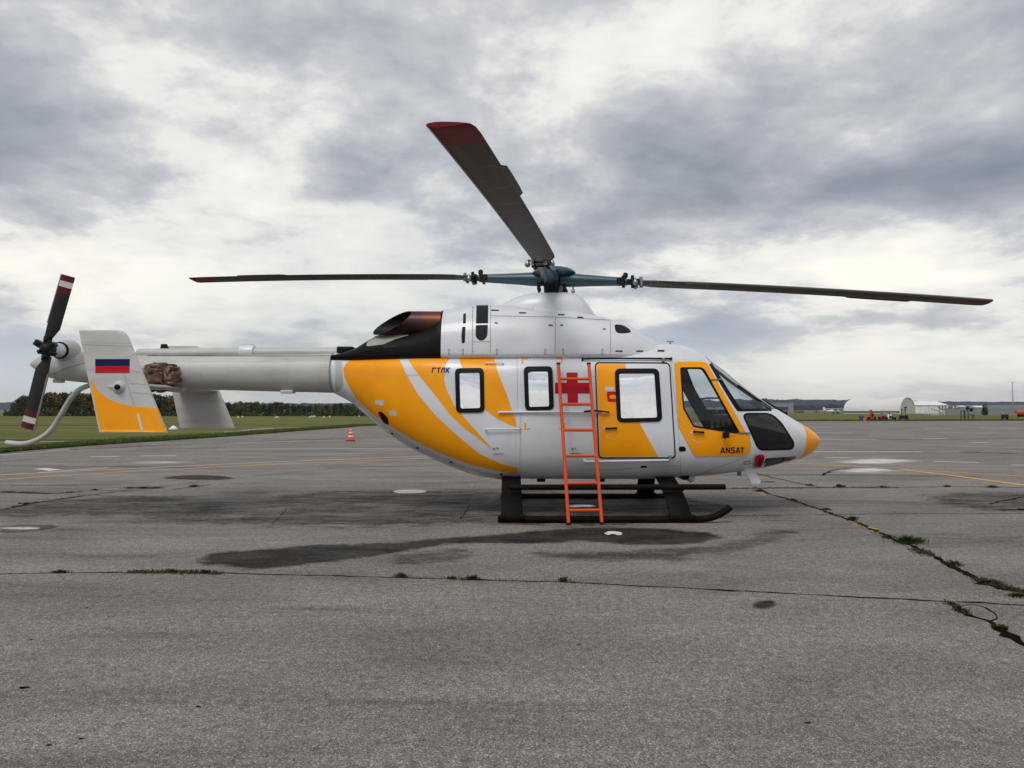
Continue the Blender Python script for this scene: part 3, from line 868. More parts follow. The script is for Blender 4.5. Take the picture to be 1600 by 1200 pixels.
def rpoly(pts, r, n=4):
    """round the corners of a closed polygon (2-D tuples)"""
    out = []; N = len(pts)
    for i in range(N):
        p0, p1, p2 = Vector(pts[i - 1]), Vector(pts[i]), Vector(pts[(i + 1) % N])
        rr = r[i] if isinstance(r, (list, tuple)) else r
        a = (p0 - p1); b = (p2 - p1)
        da = min(rr, a.length * .45); db = min(rr, b.length * .45)
        A = p1 + a.normalized() * da; B = p1 + b.normalized() * db
        if rr <= 0: out.append(tuple(p1)); continue
        for k in range(n + 1):
            t = k / n
            q = A.lerp(p1, t).lerp(p1.lerp(B, t), t)
            out.append(tuple(q))
    return out
def dense(loop, step):
    out = []; N = len(loop)
    for i in range(N):
        a, b = Vector(loop[i]), Vector(loop[(i + 1) % N])
        n = max(1, int((b - a).length / step))
        for k in range(n): out.append(a.lerp(b, k / n))
    return out
def grow(loop, d):
    """offset a closed polygon outward by d (2-D)"""
    N = len(loop); P = [Vector(p) for p in loop]
    ar = sum(P[i].x * P[(i + 1) % N].y - P[(i + 1) % N].x * P[i].y for i in range(N))
    sg = 1 if ar > 0 else -1
    out = []
    for i in range(N):
        e1 = (P[i] - P[i - 1]); e2 = (P[(i + 1) % N] - P[i])
        n1 = Vector((e1.y, -e1.x)).normalized() if e1.length > 1e-6 else Vector((0, 0))
        n2 = Vector((e2.y, -e2.x)).normalized() if e2.length > 1e-6 else n1
        nn = n1 + n2
        if nn.length < 1e-6: nn = n1
        nn.normalize()
        k = max(.5, nn.dot(n2))
        out.append(tuple(P[i] + nn * (sg * d / k)))
    return out

def decal(name, polys, m, parent, off=.003, shell=None, step=.06, thick=0.0, px=True, smooth=True):
    """skin-tight sheet on a shell; polys = list of [outer, hole, hole...] loops in photo pixels (px) or local x,z"""
    shell = shell or BODY
    V = []; Nn = []; Fc = []
    for loops in polys:
        L2 = []
        for lp in loops:
            if px:
                pts = [shell.pix(p.x, p.y) for p in dense(lp, 4.0)]
                lp2 = [Vector((p.x, p.z, 0)) for p in pts]
            else:
                lp2 = [Vector((p[0], p[1], 0)) for p in dense(lp, step)]
            L2.append(lp2)
        flat = [p for lp in L2 for p in lp]
        tris = tessellate_polygon(L2)
        bm = bmesh.new()
        bvs = [bm.verts.new((p.x, 0, p.y)) for p in flat]
        for t in tris:
            try: bm.faces.new([bvs[i] for i in t])
            except ValueError: pass
        bmesh.ops.remove_doubles(bm, verts=bm.verts, dist=1e-5)
        xs = [p.x for p in flat]; zs = [p.y for p in flat]
        if max(xs) - min(xs) > step or max(zs) - min(zs) > step:
            for axis, lo, hi in ((0, min(xs), max(xs)), (2, min(zs), max(zs))):
                c = math.floor(lo / step) * step + step
                while c < hi:
                    no = Vector((1, 0, 0)) if axis == 0 else Vector((0, 0, 1))
                    bmesh.ops.bisect_plane(bm, geom=bm.verts[:] + bm.edges[:] + bm.faces[:], plane_co=no * c, plane_no=no, dist=1e-6)
                    c += step
        bm.verts.index_update()
        base = len(V); srf = []
        for v in bm.verts:
            p, nn = shell.side(v.co.x, v.co.z)
            srf.append((p, nn)); V.append(p + nn * off); Nn.append(nn)
        for fc in bm.faces:
            idx = [v.index for v in fc.verts]
            a, b, c = (srf[i][0] for i in idx[:3])
            if (b - a).cross(c - a).dot(srf[idx[0]][1]) < 0: idx.reverse()
            Fc.append(tuple(base + i for i in idx))
        if thick:
            for e in bm.edges:
                if len(e.link_faces) == 1:
                    i, j = e.verts[0].index, e.verts[1].index
                    fcn = e.link_faces[0].calc_center_median()
                    mid = (e.verts[0].co + e.verts[1].co) / 2
                    o = (mid - fcn); o.y = 0; o.normalize()
                    q = len(V)
                    for w in (i, j):
                        V.append(srf[w][0] + srf[w][1] * off); Nn.append(o)
                        V.append(srf[w][0] + srf[w][1] * (off - thick)); Nn.append(o)
                    Fc.append((q, q + 1, q + 3, q + 2))
        bm.free()
    me = bpy.data.meshes.new(name)
    me.from_pydata([tuple(v) for v in V], [], Fc)
    me.materials.append(m)
    me.polygons.foreach_set('use_smooth', [True] * len(me.polygons))
    me.normals_split_custom_set_from_vertices([tuple(n) for n in Nn])
    return link(bpy.data.objects.new(name, me), parent)

def decals(name, polys, *a, **k):
    return [decal(name, [pl], *a, **k) for pl in polys]
# outlines in the photo
CDOOR_WIN = rpoly([(1064.5, 576.5), (1094.5, 576.5), (1099, 579.5), (1152.5, 674.5), (1150, 675), (1084.5, 665), (1069, 637)], [3, 3, 3, 2, 2, 3, 3])
WS_EDGE = [(1111.5, 569.5), (1133, 604), (1155.5, 639.5), (1203, 639)]
# fuselage with a hollow cockpit and real window openings
fus = raw_obj('fuselage', bv, bf)
cx0, cx1 = L(1030, 600).x, L(1232, 600).x
cav = []
CXS = np.linspace(cx0, cx1, 26)
for x in CXS:
    zt, zb, w, zc, nu, nl = b_params(x)
    zb2 = min(zb + .10, zc - .06)
    cav += ring(x, zt - .03, zb2, w - .03, zc, nu, nl, 64)
cavo = raw_obj('cavity', cav, loft_faces(len(CXS), 64))
boolean(fus, cavo, 'DIFFERENCE'); drop(cavo)
def yprism(loop2):
    mb = MB(); mb.prism([Vector((x, -2, z)) for x, z in loop2], (0, 4, 0))
    o = mb.build('cutter', M['seam']); return o
win2 = [(p.x, p.z) for p in (BODY.pix(*q) for q in CDOOR_WIN)]
wsn = [BODY.pix(*q) for q in WS_EDGE]
ws2 = [(p.x, p.z) for p in wsn]
ws2 = [ws2[0], ws2[1], ws2[2], (ws2[3][0], ws2[2][1]), (ws2[3][0] + 1.2, ws2[2][1]), (ws2[3][0] + 1.2, 3.0), (ws2[0][0] - .10, 3.0), (ws2[0][0] - .10, b_top(ws2[0][0] - .1) - .015), ]
cutA, cutB = yprism(win2), yprism(ws2)
glassA = raw_obj('ga', bv, bf); boolean(glassA, cutA, 'INTERSECT')
glassC = raw_obj('gc', bv, bf); boolean(glassC, cutA, 'INTERSECT')
glassB = raw_obj('gb', bv, bf); boolean(glassB, cutB, 'INTERSECT')
boolean(fus, cutA, 'DIFFERENCE'); boolean(fus, cutB, 'DIFFERENCE')
drop(cutA); drop(cutB)
def finish_skin(o, mats, only_outer=False, off=0.0, keep=None):
    bm = bmesh.new(); bm.from_mesh(o.data)
    bmesh.ops.triangulate(bm, faces=bm.faces)
    outer = {}
    kill = []
    for fc in bm.faces:
        c = fc.calc_center_median()
        dd = BODY.near(c)[2]
        out = dd < .004 and all(BODY.near(v.co)[2] < .002 for v in fc.verts)
        fc.material_index = 0 if out else 1
        if only_outer and (not out or (keep and not keep(c))): kill.append(fc)
    if kill: bmesh.ops.delete(bm, geom=kill, context='FACES')
    me = o.data; me.materials.clear()
    bmesh.ops.delete(bm, geom=[v for v in bm.verts if not v.link_faces], context='VERTS')
    bm.to_mesh(me); bm.free()
    for mt in mats: me.materials.append(mt)
    if off:
        for v in me.vertices: v.co = v.co + BODY.near(v.co)[1] * off
    me.polygons.foreach_set('use_smooth', [True] * len(me.polygons))
    nl = [None] * len(me.loops)
    for p in me.polygons:
        for li in p.loop_indices:
            if p.material_index == 0:
                nl[li] = tuple(BODY.near(me.vertices[me.loops[li].vertex_index].co)[1])
            else:
                nl[li] = tuple(p.normal)
    me.normals_split_custom_set(nl)
    if only_outer:
        while len(me.materials) > 1: me.materials.pop(index=1)
finish_skin(fus, [M['white_paint'], M['interior']])
fus.name = 'fuselage'; fus.parent = heli
finish_skin(glassA, [M['glass'], M['glass']], True, -.006, keep=lambda c: c.y < 0)
finish_skin(glassC, [M['glass'], M['glass']], True, -.006, keep=lambda c: c.y > 0)
glassC.name = 'side_window'; glassC.parent = heli
finish_skin(glassB, [M['glass'], M['glass']], True, -.006)

# orange nose cone
xn = L(1243, 661, -.03).x
nv = []; NXS = [xn + (XB + .003 - xn) * math.sin(t * math.pi / 2) for t in np.linspace(0, 1, 18)]
for x in NXS:
    xq = min(x, XB)
    zt, zb, w, zc, nu, nl = b_params(xq)
    nv += ring(x, max(zt, zc + .004) + .004, min(zb, zc - .004) - .004, w + .004, zc, nu, nl, 64)
mb = MB(); mb.add(nv, loft_faces(len(NXS), 64)); mb.build('nose_cone', M['orange_paint'], heli, smooth=60)

# livery on the side
A_ = [(541, 567), (549, 562.5), (622, 560.5), (624.5, 562), (636, 587), (653, 616), (681, 650), (715, 681), (749, 709), (783, 724.5), (809, 731), (809, 740), (790, 738), (765, 733), (740, 727), (715, 718.5), (681, 705), (647, 688), (613, 668), (585, 649), (557, 624), (545, 603), (538, 589), (536.5, 576)]
B_ = [(637, 561), (704, 559.5), (697, 567), (694, 580), (694, 595), (698, 609), (710, 634), (731, 659), (755, 685), (770, 703), (750, 687), (727, 670), (703, 648), (681, 619), (659, 592), (645, 574)]
C_ = [(717, 559.5), (772, 558.5), (778, 582), (792, 617), (804, 652), (808, 667), (797, 664), (778, 655), (759, 641), (745, 622), (733, 602), (723, 578)]
for lp in (A_, B_, C_):
    decal('orange_stripe', [[lp]], M['orange_paint'], heli, .0025)
decals('corner_mark', [[[(815, 560.5), (825, 560), (825, 562), (817.5, 562.3), (817.5, 568), (815, 568)]], [[(869, 559.5), (879, 559.5), (879, 567), (876.5, 567), (876.5, 561.5), (869, 561.5)]],
                      [[(819, 661), (822, 661), (822, 669), (828.5, 669), (828.5, 671), (819, 671)]], [[(874, 669), (880, 669), (880, 660.5), (883.5, 660.5), (883.5, 671), (874, 671)]], [[(810, 664), (817, 672), (812, 671)]]], M['orange_paint'], heli, .0025)
decal('red_cross', [[[(885, 582), (902.5, 582), (902.7, 598), (923, 598), (923, 615), (903, 615), (903.5, 634), (887, 634), (886.5, 615), (867, 615), (867, 598), (885.5, 598)]]], M['red_paint'], heli, .0025)

# cabin door
door = decal('cabin_door', [[rpoly([(930.3, 568), (1045.5, 568), (1054.5, 714.5), (936, 714.8)], [6, 7, 7, 6], 5)]], M['white_paint'], heli, .012, thick=.02)
dseal_o = rpoly([(929.2, 566.8), (1046.6, 566.8), (1055.8, 715.7), (934.8, 716)], [7, 8, 8, 7], 5)
dseal_i = rpoly([(931, 568.8), (1045, 568.8), (1053.9, 713.8), (936.7, 714)], [5.5, 6.5, 6.5, 5.5], 5)
decal('door_seal', [[dseal_o, dseal_i]], M['black_rubber'], door, .0145, thick=.018)
decal('orange_stripe', [[[(931.8, 571), (933.5, 569.6), (977, 569.4), (979, 584), (984, 610), (990, 636), (998.5, 660), (1028, 713), (938.5, 713.3), (937.5, 711)]]], M['orange_paint'], door, .0145)
decal('red_loop', [[rpoly([(947.5, 612), (962, 612), (962, 617), (953, 617), (952, 619), (953, 623), (962, 623), (962, 628), (949, 628)], [4, 1, 1, 1, 1, 1, 1, 1, 4])]], M['red_paint'], door, .017)
decals('placard', [[[(945, 604.5), (959, 604.5), (959.3, 611), (945, 611)]]], M['placard'], door, .017)

def window(name, outer, inner, parent, off=.004, pane_mat=None):
    fr = decal(name, [[outer, inner]], M['black_rubber'], parent, off + .012, thick=.016)
    decal('pane', [[grow(inner, .8)]], pane_mat or M['mirror_film'], fr, off + .003)
    return fr
w1o = rpoly([(711, 576), (756, 575.5), (757.2, 644.5), (713, 645.2)], 8, 5); w1i = rpoly([(718, 583), (749.5, 582.7), (750.5, 637.5), (719.5, 638.3)], 3, 4)
w2o = rpoly([(818, 573.5), (863, 573), (865.3, 640.5), (820.5, 641.8)], 8, 5); w2i = rpoly([(825, 581), (856, 580.7), (858, 634.8), (827, 635.8)], 3, 4)
w3o = rpoly([(960, 577), (1029, 576.5), (1034.5, 658.5), (964, 660)], 9, 5); w3i = rpoly([(967, 584.5), (1022, 584), (1026.5, 652.5), (970, 653.5)], 3, 4)
window('cabin_window', w1o, w1i, heli)
window('cabin_window', w2o, w2i, heli)
window('door_window', w3o, w3i, door, .0145)

# cockpit door: orange panel round the window opening, black frame
cd_o = rpoly([(1054, 565.5), (1102, 565.5), (1108, 574), (1116.6, 590), (1163, 672), (1170.5, 681), (1174, 697), (1168, 711.5), (1088, 713), (1084, 710), (1060.5, 667)], [5, 8, 2, 2, 4, 8, 8, 9, 4, 3, 3])
cdoor = decal('cockpit_door', [[cd_o, CDOOR_WIN]], M['orange_paint'], heli, .010, thick=.016)
decal('door_window_frame', [[rpoly([(1062.3, 574.3), (1095.5, 574.3), (1101, 578.5), (1155.5, 676), (1150.5, 677.6), (1083, 667.2), (1066.7, 638)], [3, 3, 3, 3, 3, 3, 3]), CDOOR_WIN]], M['black_rubber'], cdoor, .014, thick=.024)
glassA.name = 'pane'; glassA.parent = cdoor
glassB.name = 'windshield'; glassB.parent = heli
decal('windshield_frame', [[[(1108, 569.5), (1112, 567), (1114, 570.5), (1136, 606), (1156.5, 637.5), (1160, 639), (1204, 638.6), (1206, 642), (1153, 642.8), (1150, 640), (1130, 608)]]], M['black_rubber'], heli, .004, thick=.012)
# centre post of the windshield
cpx = np.linspace(L(1110, 600).x, L(1214, 600).x, 16)
mb = MB(); mb.tube([Vector((x, 0, b_top(x) - .012)) for x in cpx], .022, 8); mb.build('windshield_post', M['black_rubber'], heli, smooth=50)
chin = rpoly([(1161.6, 650), (1165.5, 646), (1199, 646), (1209, 650), (1222, 662.6), (1240.5, 692), (1238, 702), (1188.5, 703), (1183, 698)], [3, 3, 6, 6, 6, 6, 7, 6, 3])
cw = decal('chin_window', [[chin]], M['dark_glass'], heli, .004, thick=.006)
decal('window_frame', [[grow(chin, .9), grow(chin, -2.0)]], M['black_rubber'], cw, .0065, thick=.008)
decal('nose_window', [[rpoly([(1193, 719), (1197, 716), (1244, 713), (1243.5, 715.5), (1231.6, 721.5), (1214, 727), (1195, 731)], [2, 3, 1, 1, 3, 3, 3])]], M['dark_glass'], heli, .004, thick=.006)

# lettering
def letters(name, glyphs, m, parent, ox, oy, h, off=.0125, slant=0.0, shell=None):
    polys = []
    for gx, loops in glyphs:
        polys.append([[(ox + (gx + x + slant * y) * h, oy - y * h) for x, y in lp] for lp in loops])
    return decal(name, polys, m, parent, off, shell=shell, step=.05)
t_ = .2
GA = [[(0, 0), (.22, 0), (.28, .2), (.58, .2), (.64, 0), (.86, 0), (.56, 1), (.30, 1)], [(.335, .37), (.43, .72), (.525, .37)]]
GN = [[(0, 0), (.2, 0), (.2, .62), (.56, 0), (.76, 0), (.76, 1), (.56, 1), (.56, .38), (.2, 1), (0, 1)]]
GS = [[(0, 0), (.62, 0), (.72, .12), (.72, .46), (.62, .58), (.22, .58), (.22, .80), (.70, .80), (.70, 1), (.10, 1), (0, .88), (0, .52), (.10, .41), (.50, .41), (.50, .2), (0, .2)]]
GT = [[(.25, 0), (.46, 0), (.46, .8), (.72, .8), (.72, 1), (0, 1), (0, .8), (.25, .8)]]
letters('lettering', [(0, GA), (.96, GN), (1.86, GS), (2.66, GA), (3.46, GT)], M['navy_print'], cdoor, 1124.7, 707.6, 9.0, .0125)
GG = [[(0, 0), (.2, 0), (.2, .76), (.75, .76), (.75, 1), (0, 1)]]
GLL = [[(0, 0), (.22, 0), (.22, .5), (.34, .76), (.5, .76), (.5, 0), (.72, 0), (.72, 1), (.18, 1), (0, .6)]]
GK = [[(0, 0), (.2, 0), (.2, .38), (.5, 0), (.78, 0), (.42, .5), (.78, 1), (.5, 1), (.2, .62), (.2, 1), (0, 1)]]
letters('lettering', [(0, GG), (.92, GT), (1.78, GLL), (2.66, GK)], M['navy_print'], heli, 674.5, 582.6, 8.2, .005, .12)
decals('placard', [[[(587, 624), (600, 626), (599, 634), (586.5, 631.5)]], [[(608.5, 641.5), (619.5, 642.5), (619.5, 650), (608.5, 648.5)]], [[(827, 558.5), (866, 558), (866, 562.3), (827, 562.5)]]], M['placard'], heli, .004)
decal('rear_light', [[rpoly([(590, 643.5), (596, 642.5), (606, 652), (608, 664), (600, 661)], 3)]], M['maroon'], heli, .006, thick=.01)
decal('rear_light_lens', [[rpoly([(594, 647), (598, 647), (604, 656), (604, 661), (598, 656)], 2)]], M['black_rubber'], heli, .009)
decal('fuel_port', [[rpoly([(1060.7, 699), (1063, 697.5), (1069, 697.5), (1071.6, 700), (1071.2, 705), (1061, 705.5)], 2.5)]], M['black_paint'], heli, .005, thick=.006)
decals('stencil_mark', [[[(770, 700), (774, 700), (774, 702.5), (770, 702.5)]], [[(776, 699), (779, 699), (779, 701.5), (776, 701.5)]], [[(770, 708.5), (786, 708.8), (786, 710), (770, 709.7)]],
                       [[(893, 700), (896, 700), (896, 703), (893, 703)]], [[(898, 699.5), (900, 699.5), (900, 701.5), (898, 701.5)]], [[(892, 707.5), (907, 707.8), (907, 709), (892, 708.7)]]], M['print_grey'], heli, .004)
decals('stencil_mark', [[[(1161.5, 721), (1172.5, 719.5), (1173, 725), (1162, 726)], [(1163, 722), (1171.5, 720.8), (1172, 724), (1163.3, 724.8)]]], M['print_grey'], heli, .004)
# seams on the body
def line_poly(pts, w):
    a = [Vector(p) for p in pts]; up = []; dn = []
    for i, p in enumerate(a):
        t = (a[min(i + 1, len(a) - 1)] - a[max(i - 1, 0)]).normalized(); n = Vector((-t.y, t.x)) * (w / 2)
        up.append(tuple(p + n)); dn.append(tuple(p - n))
    return [up + dn[::-1]]
decals('panel_seam', [line_poly(p, .55) for p in ([(538, 587), (640, 586), (700, 586)], [(813, 646), (813, 700), (812, 745)], [(808, 561), (809, 640)], [(1048, 568), (1060, 668), (1064, 742)], [(906, 733), (960, 733.5), (1058, 727)], [(1092, 742), (1110, 734), (1162, 716)])], M['seam_light'], heli, .003)
# rows of rivets
def rivets(lines, shell, parent, pitch=.045, r=.0042):
    mb = MB()
    for pts in lines:
        P = [shell.pix(*p) for p in pts]
        for i in range(len(P) - 1):
            n = max(1, int((P[i + 1] - P[i]).length / pitch))
            for k in range(n):
                q = P[i].lerp(P[i + 1], k / n)
                s, nn = shell.side(q.x, q.z)
                u = Vector((1, 0, 0)); u = (u - nn * u.dot(nn)).normalized(); w = nn.cross(u)
                c = s + nn * (.0105 if shell is COWL else .0035)
                s = s + nn * (.007 if shell is COWL else 0)
                mb.add([c + nn * .001] + [s + nn * .0026 + (u * math.cos(a) + w * math.sin(a)) * r for a in [q2 * math.pi / 3 for q2 in range(6)]], [(0, 1 + q2, 1 + (q2 + 1) % 6) for q2 in range(6)])
    o = mb.build('rivet_rows', M['rivet'], parent); o['kind'] = 'stuff'
rivets([[(806, 565), (806, 740)], [(815, 565), (815, 745)], [(927, 568), (933, 716)], [(770, 712), (1050, 722)], [(760, 574), (763, 644)], [(1057, 720), (1059, 742)],
        [(1045, 562), (1105, 563)], [(530, 565), (530, 610)], [(534, 562), (533, 606)], [(700, 726), (800, 745)], [(870, 645), (925, 645)], [(1105, 720), (1170, 714)]], BODY, heli)
# keel strake under the tail cone
mb = MB()
kp = [BODY.pix(*p) + Vector((0, -.0, -.015)) for p in ((560, 634), (600, 668), (640, 695), (690, 719), (740, 738), (790, 747))]
mb.tube(kp, .02, 8); mb.build('lower_strake', M['boom_paint'], heli, smooth=50)
for pp in ((651, 702), (613, 677), (705, 722), (783, 741)):
    q = BODY.pix(*pp); mb = MB(); mb.lathe(q, [(.018, -.02), (.018, .004), (.008, .012)], 10, 'y'); mb.build('drain_plug', M['black_rubber'], heli, smooth=40)

# rails, handles and rods standing proud of the side
def rod(name, pts, r, m, parent, off=.03, shell=None, feet=True):
    sh = shell or BODY
    P = []
    for p in pts:
        s = sh.pix(*p); nn = sh.near(s)[1]; P.append((s, nn))
    mb = MB(); mb.tube([s + nn * off for s, nn in P], r, 8)
    if feet:
        for s, nn in (P[0], P[-1]): mb.tube([s, s + nn * (off + r)], r * 1.2, 8)
    return mb.build(name, m, parent, smooth=50)
rod('door_rail', [(910, 563.3), (980, 562.5), (1048, 561.8)], .012, M['black_rubber'], heli, .03)
rod('door_rail', [(780, 644), (865, 643.6), (950, 644)], .014, M['white_paint'], heli, .03)
rod('door_rail', [(913, 719.5), (980, 718.5), (1047, 717.2)], .015, M['white_paint'], heli, .03)
rod('grab_rod', [(759, 670.3), (785, 670), (811, 669.7)], .010, M['white_paint'], heli, .04)
rod('grab_rod', [(759, 569), (786, 569)], .008, M['white_paint'], heli, .03)
rod('rail_end', [(912, 643), (926, 641.5), (951, 644)], .012, M['black_rubber'], heli, .045, feet=False)
decal('rail_tip', [[rpoly([(938, 642), (949, 641), (953, 643.5), (949, 646), (938, 646.5)], 2)]], M['orange_paint'], heli, .05, thick=.02)
rod('door_handle', [(946.5, 669.5), (952, 669.3), (962, 668.8)], .012, M['black_rubber'], door, .035)
rod('door_handle', [(1084, 674.2), (1090, 674.6), (1097.5, 675.3)], .012, M['black_rubber'], cdoor, .035)
decals('placard', [[[(942.5, 667), (945.8, 667), (945.8, 671.5), (942.5, 671.5)]], [[(947, 680), (952, 684), (951, 685), (946.5, 682)]]], M['placard'], door, .018)
decals('placard', [[[(1078.5, 672.5), (1081.8, 672.5), (1081.8, 677.5), (1078.5, 677.5)]], [[(1083, 686), (1087, 688.5), (1085.5, 690), (1082.5, 688)]], [[(1088, 691), (1094, 691.5), (1094, 692.5), (1088, 692)]]], M['placard'], cdoor, .0125)
for (a, b) in (((1110, 594), (1126, 593.8)), ((1154, 675.5), (1170, 676.5))):
    rod('door_hinge', [a, b], .009, M['steel'], cdoor, .02)
for pp in ((1035.5, 562.5), (1046, 714)):
    s = BODY.pix(*pp); mb = MB(); mb.box(s + Vector((0, -.03, 0)), (.035, .05, .06)); mb.build('rail_bracket', M['steel'], heli, bevel=.006)
q = BODY.pix(1131, 681); mb = MB(); mb.box(q + Vector((0, -.09, .012)), (.085, .03, .075)); mb.tube([q, q + Vector((-.01, -.09, -.03))], .01, 8); mb.tube([q + Vector((.04, -.09, .0)), q + Vector((.12, -.09, .0))], .004, 6)
mb.build('air_sensor', M['black_rubber'], cdoor, bevel=.006)
# wipers
for pts in (((1170, 616), (1188, 621), (1203, 633)),):
    pass
def on_body(px, py, off):
    s = BODY.pix(px, py); return s + BODY.near(s)[1] * off
mb = MB(); mb.tube([on_body(1150, 604, .03), on_body(1164, 614, .03), on_body(1186, 630, .03)], .014, 6); mb.tube([on_body(1170, 620, .035), on_body(1186, 628, .03), on_body(1203, 637, .01)], .008, 6)
mb.build('wiper', M['black_rubber'], heli, smooth=50)
x_, z_ = L(1190, 600).x, 0
mb = MB(); wp = [Vector((L(p, 600).x, -.05, b_top(L(p, 600).x) + .03)) for p in (1188, 1200, 1212, 1222)]
mb.tube(wp, .020, 6); mb.box(wp[-1] + Vector((0, 0, -.01)), (.08, .07, .05)); mb.build('wiper', M['black_rubber'], heli, smooth=50)

# cockpit inside
def seat(yc):
    px = L(1040, 600).x
    mb = MB(); mb.box((px + .28, yc, .95), (.46, .44, .14)); s = mb.build('seat_cushion', M['seat_cloth'], heli, bevel=.04)
    mb = MB(); mb.box((px + .02, yc, 1.36), (.13, .44, .74), Matrix.Rotation(R(-12), 3, 'Y')); mb.build('seat_back', M['seat_cloth'], heli, bevel=.04)
    mb = MB(); mb.box((px - .09, yc, 1.82), (.10, .26, .20), Matrix.Rotation(R(-12), 3, 'Y')); mb.build('headrest', M['seat_cloth'], heli, bevel=.03)
    mb = MB(); mb.box((px + .25, yc, .80), (.40, .36, .16)); mb.build('seat_base', M['interior'], heli, bevel=.02)
seat(-.38); seat(.38)
ipx = L(1128, 600).x
mb = MB(); mb.prism([Vector((ipx - .02, -.62, .75)), Vector((ipx + .16, -.62, .75)), Vector((ipx + .34, -.62, 1.30)), Vector((ipx + .22, -.62, 1.38)), Vector((ipx, -.62, 1.36))], (0, 1.24, 0))
ip = mb.build('instrument_panel', M['interior'], heli, bevel=.02)
for yy in (-.42, -.14, .14, .42):
    mb = MB(); mb.box((ipx - .022, yy, 1.2), (.01, .2, .16)); mb.build('display', M['dark_glass'], ip)
mb = MB(); fr = [Vector((ipx - .22, -.34, 1.33)), Vector((ipx - .22, -.34, 1.55)), Vector((ipx - .22 + .02, .2, 1.56)), Vector((ipx - .2, .2, 1.33))]
mb.tube([Vector((ipx - .42, -.3, 1.58)), Vector((ipx - .3, -.3, 1.60)), Vector((ipx - .02, -.3, 1.60)), Vector((ipx + .04, -.3, 1.36))], .014, 6)
mb.build('glareshield_frame', M['black_rubber'], heli, smooth=50)
mb = MB(); mb.tube([Vector((ipx - .2, -.38, .72)), Vector((ipx - .26, -.38, 1.0)), Vector((ipx - .2, -.38, 1.16))], .016, 8); mb.build('cyclic_stick', M['black_rubber'], heli, smooth=50)
mb = MB(); mb.tube([Vector((ipx + .02, 0.3, 1.4)), Vector((ipx - .12, .3, 1.62))], .008, 6); mb.build('compass_arm', M['steel'], heli)
mb = MB(); mb.box((L(1072, 600).x, 0, 2.12), (.3, .5, .08)); mb.build('overhead_panel', M['interior'], heli, bevel=.03)
mb = MB(); mb.box((ipx - .12, 0, .93), (.5, .22, .36)); mb.build('centre_console', M['interior'], heli, bevel=.03)

# ---------------- engine cowling
def cowl_shell(pts_top, w_tab, base, nu, m=72, n=70, grow_=0.0, x0=None, x1=None, zdrop=0.0):
    tp = tab(pts_top); wf = xt(w_tab)
    xa = L(pts_top[0][0], 600, pts_top[0][2]).x if x0 is None else x0
    xb = L(pts_top[-1][0], 600, pts_top[-1][2]).x if x1 is None else x1
    vs = []
    for x in np.linspace(xa, xb, n):
        zt = max(tp(x), base + .01); w = wf(x)
        for k in range(m):
            a = 2 * math.pi * k / m; c, s = math.cos(a), math.sin(a)
            nn = nu(x) if callable(nu) else nu
            y = (w + grow_) * math.copysign(abs(c) ** (2 / nn), c)
            z = base + ((zt - base + grow_) * abs(s) ** (2 / nn) if s >= 0 else -.12 * abs(s))
            vs.append(Vector((x, y, z)))
    return vs, loft_faces(n, m)
CT = [(524, 556, 0), (540, 551, -.1), (554, 545.5, -.15), (574, 531.5, -.2), (590, 522.5, -.2), (625, 517, -.2), (655, 509, -.2), (678, 497, -.2), (690, 484.5, -.2), (715, 480, -.2), (744, 476.5, -.2), (765, 475.5, -.2), (800, 476, -.2),
      (843, 480, -.2), (890, 485, -.2), (930, 493, -.2), (955, 499.5, -.2), (987, 512, -.2), (1008, 524, -.18), (1023, 535, -.15), (1046, 553, -.1)]
CW = [(522, .28), (560, .42), (600, .52), (650, .62), (690, .69), (760, .74), (900, .75), (950, .73), (990, .64), (1020, .5), (1046, .2)]
BASE = L(700, 552.8, -.72).z
def c_nu(x):
    return 2.5
cv, cf = cowl_shell(CT, CW, BASE, c_nu, n=90)
COWL = Shell(cv, cf)
xs_split = L(690, 600, -.55).x
tpf = tab(CT)
def part_cowl(name, xa, xb, m, g):
    vs, fs = cowl_shell(CT, CW, BASE, c_nu, n=60, x0=xa, x1=xb, grow_=g)
    mb = MB(); mb.add(vs, fs); return mb.build(name, m, heli, smooth=50)
part_cowl('exhaust_fairing', L(524, 600).x, xs_split, M['black_paint'], .0)
cowl = part_cowl('engine_cowling', xs_split + .002, L(1046, 600, -.1).x, M['white_paint'], .006)
decal('soot_patch', [[rpoly([(572, 541), (574, 534), (590, 522.5), (640, 523.5), (618, 530), (600, 538), (578, 541)], 3)]], M['soot_grey'], heli, .003, COWL)
decal('fairing_slot', [[[(597.5, 540.5), (618.5, 539.5), (618.5, 543), (597.5, 544)]]], M['hub_black'], heli, .005, COWL)
# dark grilles
def grille(loop, name='air_grille'):
    g = decal(name, [[loop]], M['dark_mesh'], cowl, .0085, COWL, step=.03, thick=.006)
    return g
grille([(744.5, 478), (763, 477.5), (762.7, 505.5), (743.8, 506)])
grille(rpoly([(743.5, 508.5), (762.4, 508), (761.5, 526), (755, 532.5), (748, 532), (743, 526)], [1, 1, 5, 5, 5, 5]))
grille(rpoly([(724, 491), (728, 490), (728, 505.5), (723.5, 506)], [3, 1, 1, 1])); grille(rpoly([(722.5, 511), (727.5, 511), (726.5, 536), (721.5, 537), (721, 524)], [1, 1, 3, 3, 3]))
grille(rpoly([(959.5, 507.5), (972, 508), (983, 514.5), (986, 519.5), (975, 521.8), (962, 520.5)], [4, 6, 6, 2, 5, 5]))
